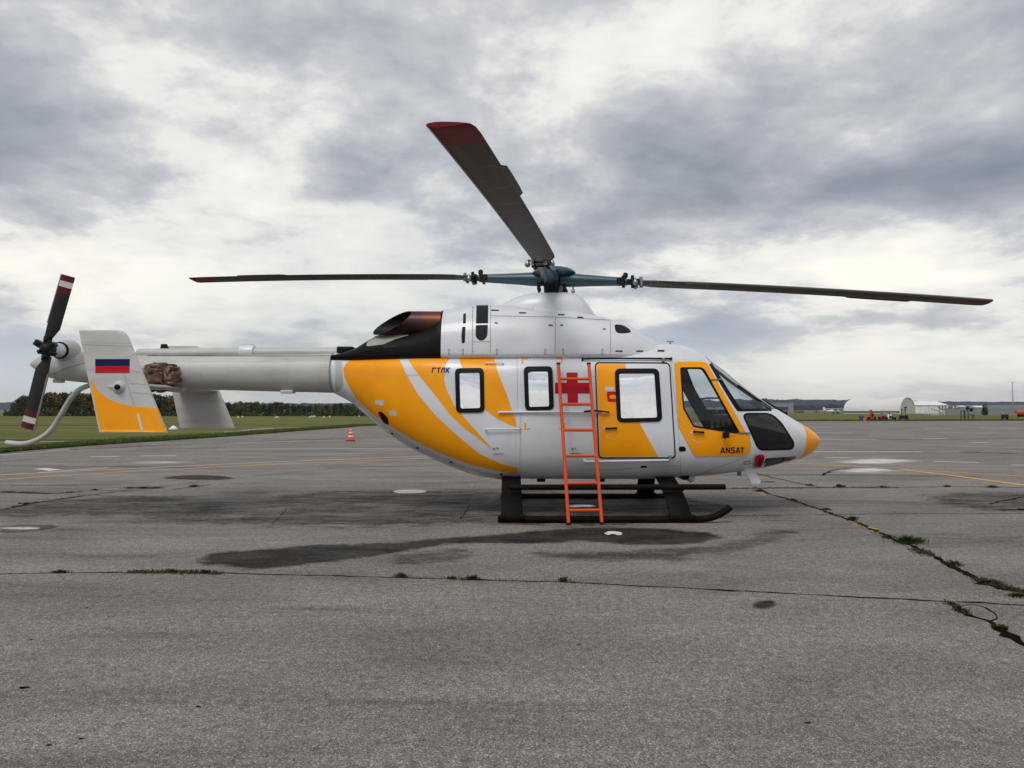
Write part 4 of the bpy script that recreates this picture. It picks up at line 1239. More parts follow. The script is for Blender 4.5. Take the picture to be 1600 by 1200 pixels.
# grille bars
def bars(px0, px1, y0, y1, n):
    mb = MB()
    for k in range(n):
        x = px0 + (px1 - px0) * (k + .5) / n
        P = [COWL.pix(x, y) for y in np.linspace(y0, y1, 5)]
        mb.tube([p + COWL.near(p)[1] * .012 for p in P], .004, 5)
    mb.build('grille_bars', M['hub_black'], cowl)
bars(745.5, 761.5, 479, 505, 6)
decals('panel_seam', [line_poly(p, .6) for p in ([(738.5, 478), (738, 556)], [(766.5, 476.5), (766, 556)], [(868.5, 496), (868, 500), (867, 555)], [(953, 502), (954, 530), (953.5, 555)], [(767, 494), (868, 496), (953, 501)], [(739, 534.5), (766, 534)])], M['seam'], cowl, .0085, COWL)
LT = [(767.5, 485.5, 12), (811, 489.5, 11), (872, 492.5, 10), (902, 496.5, 9), (773, 505, 4), (857, 508.5, 7), (875, 508.5, 5), (942, 514.5, 4)]
decals('latch', [[[(x, y - .9), (x + w, y - .5), (x + w, y + 1.0), (x, y + .8)]] for x, y, w in LT], M['black_rubber'], cowl, .011, COWL, thick=.006)
decals('hinge', [[[(x - 1.2, 545), (x + 1.2, 545), (x + 1.2, 554), (x - 1.2, 554)], [(x - .6, 546), (x - .6, 553), (x + .6, 553), (x + .6, 546)]] for x in (702, 723.5, 776.5, 852, 880, 941)], M['print_grey'], cowl, .009, COWL)
for x in (967, 999, 1033):
    decal('step_recess', [[rpoly([(x - 5.5, 547.7), (x + 5.5, 547.7), (x + 5.5, 549.7), (x - 5.5, 549.7)], .8)]], M['black_rubber'], cowl if x < 1020 else heli, .010, COWL if x < 1000 else BODY)
decals('stencil_mark', [[[(822 + 3.2 * k, 480), (824 + 3.2 * k, 480), (824 + 3.2 * k, 484), (822 + 3.2 * k, 484)]] for k in range(4)], M['seam_light'], cowl, .0085, COWL)
decals('red_mark', [[[(x - 1.2, y - 1), (x + 1.2, y - 1), (x + 1.2, y + 1), (x - 1.2, y + 1)]] for x, y in ((776.5, 505.3), (863, 509), (878.5, 508.8), (944.5, 514.8))], M['red_paint'], cowl, .012, COWL)
rivets([[(741, 480), (741, 554)], [(763.5, 535), (763.5, 554)], [(695, 552), (950, 552)], [(770, 496.5), (864, 498)], [(872, 498), (950, 503)], [(872, 502), (871, 552)], [(695, 490), (695, 552)]], COWL, cowl, .05, .0045)
# mast fairing
MT = [(776, 478, -.15), (790, 470.5, -.15), (805, 463.5, -.15), (822, 458.5, -.15), (840, 456, -.15), (870, 455.3, -.15), (897, 457, -.15), (907, 461, -.15), (917, 472, -.15), (926, 484, -.15), (936, 497, -.15)]
mv, mf = cowl_shell(MT, [(776, .08), (800, .26), (840, .34), (880, .35), (905, .31), (922, .22), (936, .08)], L(800, 505, 0).z, 3.0, n=50)
mb = MB(); mb.add(mv, mf); mb.build('mast_fairing', M['white_paint'], heli, smooth=55)
# exhaust pipe
def exhaust(yc, name='exhaust_pipe'):
    zc = L(686, 505.5, -.38).z; r = abs(L(686, 487, -.38).z - L(686, 524, -.38).z) / 2
    xr = L(690, 600, -.38).x; n = 40; steps = 9
    mb = MB(); vs = []; fs = []
    rows = []
    for inner in (0, 1):
        rr = r - .012 * inner
        for s in range(steps):
            t = s / (steps - 1) if not inner else 1 - s / (steps - 1)
            for k in range(n):
                a = 2 * math.pi * k / n
                pe = 613 - 20 * math.cos(a) * (1 if yc < 0 else -1) + 24 * math.sin(a)
                xe = L(pe, 600, -.38).x
                x = xr + (xe - xr) * t
                bend = (xr - x) * .10
                vs.append(Vector((x, yc + rr * math.cos(a) + (-bend if yc < 0 else bend) * .5, zc + rr * math.sin(a))))
    for i in range(2 * steps - 1):
        for k in range(n):
            k2 = (k + 1) % n
            fs.append((i * n + k, i * n + k2, (i + 1) * n + k2, (i + 1) * n + k))
        if i == steps - 1: pass
    mb.add(vs, fs)
    mb.mi = [1 if i >= steps * n else 0 for i in range(len(fs))]
    return mb.build(name, [M['exhaust_metal'], M['black_rubber']], heli, smooth=50)
exhaust(-.40); exhaust(.40)
# roof antennas and bump
q = Vector((L(1045, 537, 0).x, -.1, b_top(L(1045, 537, 0).x)))
mb = MB(); mb.tube([q + Vector((0, 0, -.02)), q + Vector((0, 0, .05))], .012, 8); mb.box(q + Vector((0, 0, .055)), (.10, .02, .014)); mb.build('roof_antenna', M['print_grey'], heli)
q = Vector((L(1080, 545, 0).x, -.0, b_top(L(1080, 545, 0).x)))
mb = MB(); mb.lathe(q + Vector((0, 0, -.03)), [(.09, 0), (.085, .05), (.06, .075), (.02, .085)], 18); mb.build('roof_beacon', M['white_paint'], heli, smooth=60)
# nose bits
a0 = BODY.pix(1166, 731)
pl = [L(1160.5, 731, -.42), L(1173, 728.5, -.42), L(1189.5, 752, -.42), L(1187.5, 756, -.42), L(1174, 755.5, -.42)]
mb = MB(); mb.prism([p + Vector((0, .0, 0)) for p in pl], (0, .03, 0)); fa = mb.build('blade_antenna', M['white_paint'], heli, bevel=.006)
mb = MB(); mb.tube([L(1186, 753, -.40), L(1210, 753, -.40)], .006, 6); mb.build('pitot_rod', M['black_rubber'], fa)
mb = MB(); mb.box(BODY.pix(1157, 737) + Vector((0, .05, -.03)), (.05, .04, .08)); mb.build('drain_mast', M['print_grey'], heli, bevel=.006)
decal('intake_ring', [[rpoly([(1176, 728), (1178.5, 711), (1184, 708), (1194, 708), (1196, 717), (1189, 730), (1178, 731)], [2, 4, 4, 4, 5, 4, 2])]], M['white_paint'], heli, .006, thick=.008)
lamp = [BODY.pix(1088, 745) + Vector((0, .1, -.02))]
mb = MB(); mb.lathe(BODY.pix(1085, 744) + Vector((0, .2, -.10)), [(.02, 0), (.055, .02), (.075, .12)], 16); mb.build('belly_lamp', M['white_paint'], heli, smooth=40)
for pp in ((846, 748), (940, 748)):
    mb = MB(); mb.box(BODY.pix(*pp) + Vector((0, .15, -.03)), (.12, .1, .05)); mb.build('belly_fitting', M['black_rubber'], heli, bevel=.01)
decal('step_recess', [[rpoly([(1001, 727.5), (1010.5, 727.5), (1010.5, 730.5), (1001, 730.5)], 1.3)]], M['black_rubber'], heli, .004)

# ---------------- tail boom
def boom():
    tbl = [(526, 583, 31), (400, 582.5, 28.5), (270, 581.5, 26), (150, 575, 24.5), (118, 573, 23.5), (100, 572, 22.5), (82, 571, 20.5), (68, 569.5, 15), (56, 569, 8), (48, 570, 2)]
    xs = [L(p, c, 0).x for p, c, r in tbl]
    zc = pchip(xs, [L(p, c, 0).z for p, c, r in tbl]); rr = pchip(xs, [r / F * D for p, c, r in tbl])
    vs = []; n = 70
    for x in np.linspace(xs[0], xs[-1], n):
        vs += ring(x, zc(x) + rr(x), zc(x) - rr(x), rr(x) * .95, zc(x), 2, 2, 48)
    fs = loft_faces(n, 48)
    mb = MB(); mb.add(vs, fs)
    return mb.build('tail_boom', M['boom_paint'], heli, smooth=60), Shell(vs, fs), zc, rr
boom_o, BOOM, bzc, brr = boom()
mb = MB()
sp = [L(p, y, 0) for p, y in ((548, 551), (475, 551), (400, 551), (300, 552), (216, 553))]
mb.tube(sp, .075, 12); mb.build('boom_spine', M['boom_paint'], heli, smooth=50)
mb = MB(); mb.box(L(541, 549, 0), (.24, .20, .13)); mb.build('spine_end', M['black_rubber'], heli, bevel=.02)
mb = MB(); mb.lathe(L(387, 550, 0) + Vector((-.10, 0, 0)), [(.095, 0), (.10, .02), (.10, .18), (.095, .2)], 20, 'x'); mb.box(L(387, 541, 0), (.15, .10, .06)); mb.build('spine_bracket', M['white_paint'], heli, smooth=35)
mb = MB(); mb.prism([L(250, 546, 0), L(251.5, 537.5, 0), L(260, 537.5, 0), L(264, 545.5, 0)], (0, .02, 0)); mb.build('boom_antenna', M['hub_black'], heli)
decals('panel_seam', [line_poly(p, .7) for p in ([(84, 584), (105, 575), (132, 567)], [(84, 584), (88, 592)], [(230, 556), (380, 556.3), (475, 556.3), (525, 556)])], M['seam'], boom_o, .003, BOOM)
mb = MB(); mb.box(L(450, 612, -.12), (.18, .14, .05)); mb.box(L(92, 595.5, 0), (.14, .08, .05)); mb.build('boom_fitting', M['boom_paint'], heli, bevel=.012)
decal('rivet_plate', [[[(524, 560), (534, 560), (536, 600), (530, 612), (524, 612)]]], M['boom_paint'], heli, .003, BODY)
# gearbox and tail rotor, on the near side
gz = L(105, 549, -.1)
hubp = L(75, 549, -.52)
mb = MB(); mb.lathe(Vector((gz.x, -.02, gz.z)), [(.17, -.02), (.16, -.14), (.105, -.22), (.10, -.26)], 24, 'y'); mb.build('gearbox', M['boom_paint'], heli, smooth=40)
mb = MB(); mb.lathe(Vector((gz.x, 0, gz.z)), [(.118, -.245), (.122, -.265), (.118, -.275)], 24, 'y'); mb.build('gearbox_seal', M['black_rubber'], heli, smooth=40)
mb = MB(); mb.lathe(Vector((gz.x, 0, gz.z)), [(.10, -.27), (.085, -.46)], 24, 'y'); mb.build('rotor_shaft', M['white_paint'], heli, smooth=40)
HX, HZ = gz.x, gz.z
th = mb = MB(); mb.lathe(Vector((HX, 0, HZ)), [(.08, -.45), (.095, -.49), (.095, -.56), (.06, -.60), (.03, -.62)], 20, 'y')
for a, rr_, sz_ in ((2.6, .13, .10), (.5, .10, .07), (3.6, .09, .06), (5.6, .10, .07), (1.5, .12, .09), (4.6, .12, .09)):
    mb.box(Vector((HX + rr_ * math.cos(a), -.54, HZ + rr_ * math.sin(a))), (sz_, .08, sz_ * .8), Matrix.Rotation(-a, 3, 'Y'))
    mb.lathe(Vector((HX + rr_ * math.cos(a), 0, HZ + rr_ * math.sin(a))), [(.022, -.57), (.022, -.60), (.01, -.61)], 8, 'y')
thub = mb.build('tail_rotor_hub', M['hub_black'], heli, smooth=35)
top_tip = L(107, 431, -.55); bot_tip = L(43, 670, -.55)
def tail_blade(sg):
    tip = top_tip if sg > 0 else bot_tip
    base = Vector((HX, -.53, HZ))
    e = (tip - base); Lr = e.length; e.normalize()
    ch0 = Vector((e.z, 0, -e.x)) * (1 if e.z > 0 else -1)   # roughly +x
    R1 = Matrix.Rotation(R(-14 * sg), 3, e)
    ch = R1 @ ch0; nn = e.cross(ch).normalized()
    if nn.y > 0: nn = -nn
    c = .235
    prof = [(-.5, 0.0), (-.44, .055), (-.25, .085), (0, .085), (.25, .055), (.5, .006), (.5, -.006), (.2, -.05), (-.1, -.075), (-.35, -.07), (-.46, -.04)]
    if sg < 0: prof = [(-x, y) for x, y in prof]
    def seg(r0, r1, name, m, parent, c0=None, c1=None, off=0.0, n=2):
        mb = MB(); vs = []
        for i in range(n):
            t = i / (n - 1); r = r0 + (r1 - r0) * t; cc = (c0 or c) * (1 - t) + (c1 or c) * t
            vs += [base + e * r + ch * (x * cc + off * (1 - t)) + nn * (y * cc) for x, y in prof]
        m_ = len(prof); fs = loft_faces(n, m_)
        mb.add(vs, fs)
        return mb.build(name, m, parent, smooth=30)
    bl = seg(.30, Lr - .26, 'tail_rotor_blade', M['tail_black'], heli)
    seg(.10, .30, 'blade_root', M['tail_black'], bl, .11, .235, -.05 * (1 if sg > 0 else -1))
    seg(Lr - .26, Lr - .165, 'red_band', M['maroon'], bl); seg(Lr - .165, Lr - .085, 'white_band', M['band_white'], bl); seg(Lr - .085, Lr, 'red_band', M['maroon'], bl)
    mb = MB(); s = -1 if sg > 0 else 1
    mb.tube([base + e * r + ch * (s * .50 * c) for r in (.34, Lr - .004)], .013, 6); mb.build('edge_strip', M['bare_grey'], bl)
tail_blade(1); tail_blade(-1)
# stabiliser and end fins
sz = L(300, 607, 0).z
def airfoil_pts(xc, c, t, n=12):
    up = []; lo = []
    for k in range(n + 1):
        s = .5 - .5 * math.cos(math.pi * k / n)
        th_ = 5 * t * (.2969 * math.sqrt(s) - .126 * s - .3516 * s ** 2 + .2843 * s ** 3 - .1015 * s ** 4)
        up.append((xc + c / 2 - s * c, th_ * c)); lo.append((xc + c / 2 - s * c, -th_ * c))
    return up + lo[::-1][1:-1]
xst0, xst1 = L(150, 600, -1.1).x, L(238, 600, -1.1).x
xc = (xst0 + xst1) / 2 - .02; cst = .62
mb = MB(); vs = []
prof = airfoil_pts(xc, cst, .12)
for yy in np.linspace(-1.09, 1.09, 9): vs += [Vector((x, yy, sz + z)) for x, z in prof]
mb.add(vs, loft_faces(9, len(prof))); stab = mb.build('stabiliser', M['boom_paint'], heli, smooth=50)
mb = MB(); vs = []
for yy, g in ((-.10, 1.0), (.55, 1.15), (.62, .5)):
    pf = airfoil_pts(xc + .05, .62 * g, .16 * g); vs += [Vector((x, yy, sz + z)) for x, z in pf]
mb.add(vs, loft_faces(3, len(prof))); mb.build('stabiliser_fairing', M['boom_paint'], stab, smooth=50)
FIN = rpoly([(123.5, 516), (192, 516), (200, 524), (262.5, 676.3), (155.5, 675.8), (137, 587)], [.5, 5, 5, .5, .5, 3])
def fin(yc):
    pts = [L(p[0], p[1], -1.1) for p in FIN]
    pts = [Vector((p.x, 0, p.z)) for p in pts]
    # lens-shaped section: thickest in the middle of the chord
    zs = np.linspace(min(p.z for p in pts) + .006, max(p.z for p in pts) - .004, 34)
    nsec = 13; near = []
    for z in zs:
        xi = []
        for i in range(len(pts)):
            a, b = pts[i], pts[(i + 1) % len(pts)]
            if (a.z - z) * (b.z - z) < 0: xi.append(a.x + (b.x - a.x) * (z - a.z) / (b.z - a.z))
        near.append((min(xi), max(xi)))
    vs = []; m2 = 2 * nsec
    for z, (x0, x1) in zip(zs, near):
        fr = []
        for k in range(nsec):
            s = .5 - .5 * math.cos(math.pi * k / (nsec - 1))
            t = 5 * .11 * (.2969 * math.sqrt(s) - .126 * s - .3516 * s ** 2 + .2843 * s ** 3 - .1036 * s ** 4) * (x1 - x0)
            fr.append((x1 - s * (x1 - x0), max(t, .004)))
        for x, t in fr: vs.append(Vector((x, yc - t, z)))
        for x, t in reversed(fr): vs.append(Vector((x, yc + t, z)))
    fs = loft_faces(len(zs), m2)
    mb = MB(); mb.add(vs, fs)
    return mb.build('end_fin', M['fin_paint'], heli, smooth=40), Shell(vs, fs)
finN, FINS = fin(-1.1)
class FinShell:
    def __init__(self, sh): self.s = sh
    def pix(self, px, py):
        return L(px, py, -1.13)
    def near(self, p): return self.s.near(p)
    def side(self, x, z):
        h = self.s.bvh.ray_cast(Vector((x, -3, z)), Vector((0, 1, 0)))
        if h[0] is None: h = self.s.bvh.find_nearest(Vector((x, -1.15, z)))
        n = self.s.normal(h[0], h[2])
        if n.y > 0: n = -n
        return h[0], n
FS = FinShell(FINS)
finF, _ = fin(1.1)
decal('orange_paint', [[[(138.5, 592), (150, 609), (165, 621), (185, 630), (210, 635), (244.8, 638.2), (261.6, 675.8), (156.2, 675.2)]]], M['orange_paint'], finN, .007, FS, step=.025)
fl = decal('flag_blue', [[[(148, 561), (203, 561), (203, 572), (148, 572)]]], M['blue_paint'], finN, .003, FS)
decal('flag_red', [[[(148, 572), (203, 572), (203, 583), (148, 583)]]], M['red_paint'], finN, .003, FS)
decals('panel_seam', [line_poly(p, .6) for p in ([(136, 576.5), (147.5, 577)], [(203.5, 579), (219, 581)], [(126, 538), (204, 541)], [(195, 584), (212, 638)], [(205, 599), (229, 601)], [(207, 613), (236, 615.5)])], M['seam_light'], finN, .003, FS)
decals('placard', [[[(215, 647), (219, 646), (226, 672), (222, 672.5)]]], M['placard'], finN, .010, FS)
q = L(184, 605, -1.17)
mb = MB(); mb.lathe(q + Vector((0, .06, 0)), [(.10, 0), (.085, -.035), (.05, -.06), (.042, -.085)], 18, 'y')
nz = mb.build('fin_light', M['fin_paint'], finN, smooth=60)
mb = MB(); mb.lathe(q + Vector((.01, -.022, -.0)), [(.037, 0), (.035, -.02), (.02, -.03)], 14, 'y'); mb.build('lens', M['black_rubber'], nz, smooth=60)
mb = MB(); mb.tube([q + Vector((-.02, .03, .0)), q + Vector((-.16, .045, .01))], [.045, .008], 10); mb.build('fin_light_fairing', M['fin_paint'], finN, smooth=60)
rivets([[(195, 584), (212, 640)], [(126, 534), (203, 537)], [(136, 579), (218, 583)], [(204, 599), (229, 601)], [(141, 600), (156, 668)], [(222, 585), (257, 668)]], FS, finN, .035, .005)
rivets([[(452, 558), (452, 609)], [(360, 560), (360, 606)], [(300, 560), (300, 604)], [(505, 556), (505, 612)], [(512, 556), (512, 612)], [(140, 566), (520, 564)]], BOOM, boom_o, .04, .005)
# tail skid
def cat(pts, n=8):
    out = []
    P = [pts[0]] + list(pts) + [pts[-1]]
    for i in range(1, len(P) - 2):
        for k in range(n):
            t = k / n; p0, p1, p2, p3 = P[i - 1], P[i], P[i + 1], P[i + 2]
            out.append(.5 * ((2 * p1) + (p2 - p0) * t + (2 * p0 - 5 * p1 + 4 * p2 - p3) * t * t + (3 * p1 - p0 - 3 * p2 + p3) * t ** 3))
    out.append(pts[-1]); return out
mb = MB(); mb.tube(cat([L(p, y, 0) for p, y in ((165, 594), (140, 602), (124, 609), (111, 622), (97, 645), (82, 669), (66, 683), (48, 691), (32, 693.5), (10, 691.5))]), .036, 12)
mb.build('tail_skid', M['boom_paint'], heli, smooth=60)

# ---------------- main rotor
HUB = Vector((0, 0, L(862, 437, 0).z))
HUB.x = L(862, 437, 0).x
mb = MB(); mb.lathe(HUB + Vector((.03, 0, .03)), [(.05, .15), (.18, .138), (.27, .11), (.315, .075), (.32, .055), (.29, .03), (.16, .0)], 32); mb.build('hub_cap', M['hub_blue'], heli, smooth=60)
mb = MB(); mb.lathe(HUB, [(.16, -.02), (.17, -.07), (.12, -.09), (.11, -.20), (.15, -.21), (.155, -.25), (.10, -.27), (.10, -.34)], 24)
mb.build('rotor_mast', M['hub_black'], heli, smooth=35)
for k in range(8):
    a = k * math.pi / 4 + .3
    mb = MB(); mb.tube([HUB + Vector((.22 * math.cos(a), .22 * math.sin(a), -.02)), HUB + Vector((.19 * math.cos(a), .19 * math.sin(a), -.24))], .014, 6)
    mb.box(HUB + Vector((.2 * math.cos(a), .2 * math.sin(a), -.13)), (.05, .05, .05))
    mb.build('pitch_link', M['hub_black'], heli, smooth=35)
mb = MB(); q = L(895.5, 450, -.1); mb.tube([q + Vector((0, 0, -.06)), q + Vector((0, 0, .02)), q + Vector((-.02, 0, .05))], .012, 6); mb.lathe(q + Vector((0, 0, -.07)), [(.02, 0), (.03, .02), (.02, .05)], 8); mb.build('mast_fitting', M['steel'], heli)
RB = 5.75
def rotor_blade(ang, slope, pitch):
    er = Vector((1, 0, 0)); le = Vector((0, -1, 0))          # clockwise rotation: leading edge
    UPV = Vector((0, 0, 1))
    O = Vector((HUB.x, HUB.y, 0))
    def own(o):
        o.location = O; o.rotation_euler = (0, 0, ang); return o
    def zc(r): return HUB.z + slope * r - .155 * (r / RB) ** 2
    def frame(r):
        tw = R(pitch) * (1.15 - .3 * r / RB)
        return er * r + UPV * zc(r), le * math.cos(tw) + UPV * math.sin(tw), UPV * math.cos(tw) - le * math.sin(tw)
    prof = []
    n = 10
    for k in range(n + 1):
        q = .5 - .5 * math.cos(math.pi * k / n)
        t = 5 * .12 * (.2969 * math.sqrt(q) - .126 * q - .3516 * q ** 2 + .2843 * q ** 3 - .1015 * q ** 4)
        prof.append((.28 - q, t * 1.1))
    prof = prof + [(x, -t * .9) for x, t in reversed(prof[1:-1])]
    m_ = len(prof)
    def seg(name, m, rr, cc, parent, th=None, xo=None):
        vs = []
        for i, r in enumerate(rr):
            o, ch, up = frame(r)
            for x, t in prof:
                vs.append(o + ch * ((x + (xo[i] if xo else 0)) * cc[i]) + up * (t * cc[i] * (th[i] if th else 1)))
        mb = MB(); mb.add(vs, loft_faces(len(rr), m_)); return mb.build(name, m, parent, smooth=45)
    rr = [1.22, 1.3, 1.42, 1.6] + list(np.linspace(1.9, 5.40, 24))
    cc = [.20, .25, .31, .325] + [.325] * 24
    bl = own(seg('rotor_blade', M['blade_grey'], rr, cc, heli, [1.6, 1.4, 1.15, 1.0] + [1.0] * 24))
    seg('red_tip', M['blade_red'], [5.40, 5.55, 5.68, 5.735, 5.75], [.325, .325, .318, .30, .285], bl, None, [0, 0, .008, .03, .05])
    # metal strip along the leading edge, trim tab on the trailing edge
    vs = []; fs = []; rs = np.linspace(1.9, 5.745, 22)
    for r in rs:
        o, ch, up = frame(r)
        for (x, t) in ((.195, -.052), (.245, -.040), (.272, -.024), (.288, 0), (.272, .028), (.245, .046)):
            vs.append(o + ch * (x * .325) + up * (t * .335 * 1.02))
    for i in range(len(rs) - 1):
        for k in range(5): fs.append((i * 6 + k, i * 6 + k + 1, (i + 1) * 6 + k + 1, (i + 1) * 6 + k))
    mb = MB(); mb.add(vs, fs); mb.build('leading_edge', M['blade_edge'], bl, smooth=60)
    mb = MB(); vs = []
    for r, w in ((4.05, .02), (4.12, .05), (4.3, .055), (4.6, .055), (4.85, .05), (4.87, .02)):
        o, ch, up = frame(r)
        for (x, z) in ((-.215, .005), (-.225 - w, .001), (-.225 - w, -.003), (-.215, -.005)): vs.append(o + ch * x + up * z)
    mb.add(vs, loft_faces(6, 4)); mb.build('trim_tab', M['hub_black'], bl)
    # arm between hub and blade
    vs = []; n2 = 16; P = ((.14, .13, .10), (.30, .125, .10), (.5, .11, .085), (.75, .095, .072), (.95, .088, .062), (1.08, .09, .055))
    for r, w, h in P:
        o = er * r + UPV * zc(r)
        for k in range(n2):
            a = 2 * math.pi * k / n2
            vs.append(o + le * (w * math.cos(a)) + UPV * (h * math.sin(a)))
    mb = MB(); mb.add(vs, loft_faces(len(P), n2)); own(mb.build('blade_arm', M['hub_blue'], heli, smooth=50))
    # joint: forked clamps, bolts and small counterweights
    def pt(r, y, z): return er * r + le * y + UPV * (zc(r) + z)
    mb = MB(); mb.box(pt(1.0, 0, 0), (.12, .20, .095)); mb.box(pt(1.14, 0, 0), (.24, .13, .07)); mb.box(pt(1.18, 0, .0), (.10, .24, .05))
    jt = own(mb.build('blade_joint', M['hub_black'], heli, bevel=.01))
    for yy in (-.09, .09):
        mb = MB(); mb.lathe(pt(1.16, yy, -.07), [(.025, 0), (.025, .14), (.015, .15)], 8); mb.build('bolt', M['hub_black'], jt)
        mb = MB(); mb.lathe(pt(1.03, yy, -.07), [(.022, 0), (.022, .14)], 8); mb.build('bolt', M['hub_black'], jt)
        mb = MB(); mb.lathe(pt(1.28, yy * .9, -.06), [(.026, 0), (.026, .12)], 8); mb.build('bolt', M['steel'], jt)
    for yy in (-.16, .16):
        mb = MB(); mb.tube([pt(1.2, yy * .6, .0), pt(1.2, yy, .02)], .012, 6); mb.build('bracket', M['hub_black'], jt)
        mb = MB(); mb.lathe(pt(1.2, yy, -.075), [(.01, 0), (.032, .015), (.038, .04), (.028, .065), (.01, .095)], 10); mb.build('counterweight', M['steel'], jt, smooth=45)
    mb = MB(); mb.lathe(pt(1.06, 0, .05), [(.02, 0), (.036, .02), (.036, .06), (.02, .08)], 10); mb.build('damper', M['hub_black'], jt, smooth=45)
base_ang = math.atan2(-1.05, 5.65)
rotor_blade(base_ang, -.0577, 6.5); rotor_blade(base_ang + math.pi, .0577, -3.0)
rotor_blade(base_ang - math.pi / 2, .020, 1.5); rotor_blade(base_ang + math.pi / 2, -.020, 1.5)

# ---------------- landing gear
def skid(sg):
    yy = 1.2 * sg
    xa, xb, xc_ = L(778, 600, -1.2).x, L(1092, 600, -1.2).x, L(1139, 600, -1.2).x
    pts = [Vector((xa, yy, .05)), Vector((xa + .3, yy, .05)), Vector(((xa + xb) / 2, yy, .05)), Vector((xb - .1, yy, .05)), Vector((xb + .08, yy, .058)), Vector((xb + .2, yy, .09)), Vector((xb + .3, yy, .14)), Vector((xc_, yy, .20))]
    mb = MB(); mb.tube(cat(pts, 5), .043, 14); s = mb.build('skid', M['skid_black'], heli, smooth=50)
    for px0, px1 in ((783, 817), (1046, 1080)):
        a, b = L(px0, 600, -1.2).x, L(px1, 600, -1.2).x
        front = px0 > 900
        # fairing plate leg from the skid in to the belly
        sh = -.05 if front else .0
        loopb = [Vector((a, yy, .06)), Vector((b, yy, .06))]
        vs = []
        for t in np.linspace(0, 1, 8):
            y = yy * (1 - .30 * t - .28 * t ** 3); z = .07 + .47 * t - .02 * t * t
            c0 = a + sh * t; c1 = b + sh * t - .02 * t
            vs += [Vector((c0, y - .03, z)), Vector((c0 + .04, y - .05, z)), Vector((c1 - .06, y - .05, z)), Vector((c1, y, z)), Vector((c1 - .06, y + .05, z)), Vector((c0 + .04, y + .05, z)), Vector((c0, y + .03, z))]
        mb = MB(); mb.add(vs, loft_faces(8, 7)); mb.build('landing_leg', M['skid_black'], heli, smooth=35)
        mb = MB(); mb.box(((a + b) / 2, yy, .075), (b - a + .06, .12, .06)); mb.build('leg_clamp', M['skid_black'], s, bevel=.015)
    y2 = 1.02 * sg
    xa2, xb2 = L(796, 600, -1.02).x, L(1131, 600, -1.02).x
    z2 = L(960, 761.5, -1.02).z
    mb = MB(); mb.tube([Vector((xa2, y2, z2)), Vector((xb2, y2, z2 + .006))], .037, 12); mb.build('step_bar', M['skid_black'], heli, smooth=50)
skid(-1); skid(1)
for px0 in (800, 1056):
    x = L(px0, 600, 0).x
    mb = MB(); mb.tube([Vector((x, -.5, .53)), Vector((x, 0, .53)), Vector((x, .5, .53))], .06, 12); mb.build('cross_tube', M['skid_black'], heli, smooth=50)

# ================================================================= THINGS AROUND
# red plug in the nose intake
mbp = [L(p, y, -.66) for p, y in rpoly([(1178, 728), (1180, 712.5), (1185, 710), (1192.5, 710), (1194, 717), (1188, 728.5)], [2, 3, 3, 3, 4, 3])]
pc = decal('intake_plug', [[rpoly([(1177.8, 728), (1180, 712.5), (1185, 709.8), (1192.8, 710), (1194, 717), (1188, 728.8)], [2, 3, 3, 3, 4, 3])]], M['red_paint'], None, .018, thick=.025)
pc.location = ROOT
tag(pc, 'small red protective plug pushed into the intake under the helicopter nose', 'intake plug')
decal('pull_tab', [[rpoly([(1183, 726), (1184.5, 715), (1189, 713.5), (1190.5, 717), (1187, 726)], 2)]], M['maroon'], pc, .023, thick=.008)

# ladder
lad = empty('ladder', (0, 0, 0))
bot = gnd(914, 820.5); topY = D - .87 - .06
footY = bot.y
def lp(px, py, t): return at(px, py, footY + (topY - footY) * t)
lb = [gnd(888.5, 821), gnd(940.5, 820)]
lt = [at(872.5, 568, topY), at(920, 568, topY)]
lad.location = (lb[0] + lb[1]) / 2
tag(lad, 'orange metal ladder leaning against the side of the helicopter', 'ladder')
for a, b in zip(lb, lt):
    a = a + Vector((0, 0, .012))
    mb = MB(); mb.tube([a - lad.location, a.lerp(b, .5) - lad.location, b - lad.location], .0225, 10); r_ = mb.build('rail', M['ladder_orange'], lad, smooth=50)
    mb = MB(); mb.tube([a - lad.location - Vector((0, 0, .01)), a - lad.location + (b - a) * .012], .029, 10); mb.build('rubber_foot', M['maroon'], r_, smooth=50)
    mb = MB(); mb.tube([b - lad.location - (b - a) * .006, b - lad.location + (b - a) * .004], .028, 10); mb.build('end_plug', M['black_rubber'], r_, smooth=50)
ys = (592, 631.5, 672, 712.5, 755, 797.5)
for y in ys:
    # parameter along the rails that projects to this row
    best = min((abs(((lambda p: 600 - F * ((p - CAM).dot(UP)) / ((p - CAM).dot(FWD)))(lb[0].lerp(lt[0], t))) - y), t) for t in np.linspace(0, 1, 800))
    t = best[1]
    mb = MB(); mb.tube([lb[0].lerp(lt[0], t) - lad.location, lb[1].lerp(lt[1], t) - lad.location], .019, 8); mb.build('rung', M['ladder_orange'], lad, smooth=50)

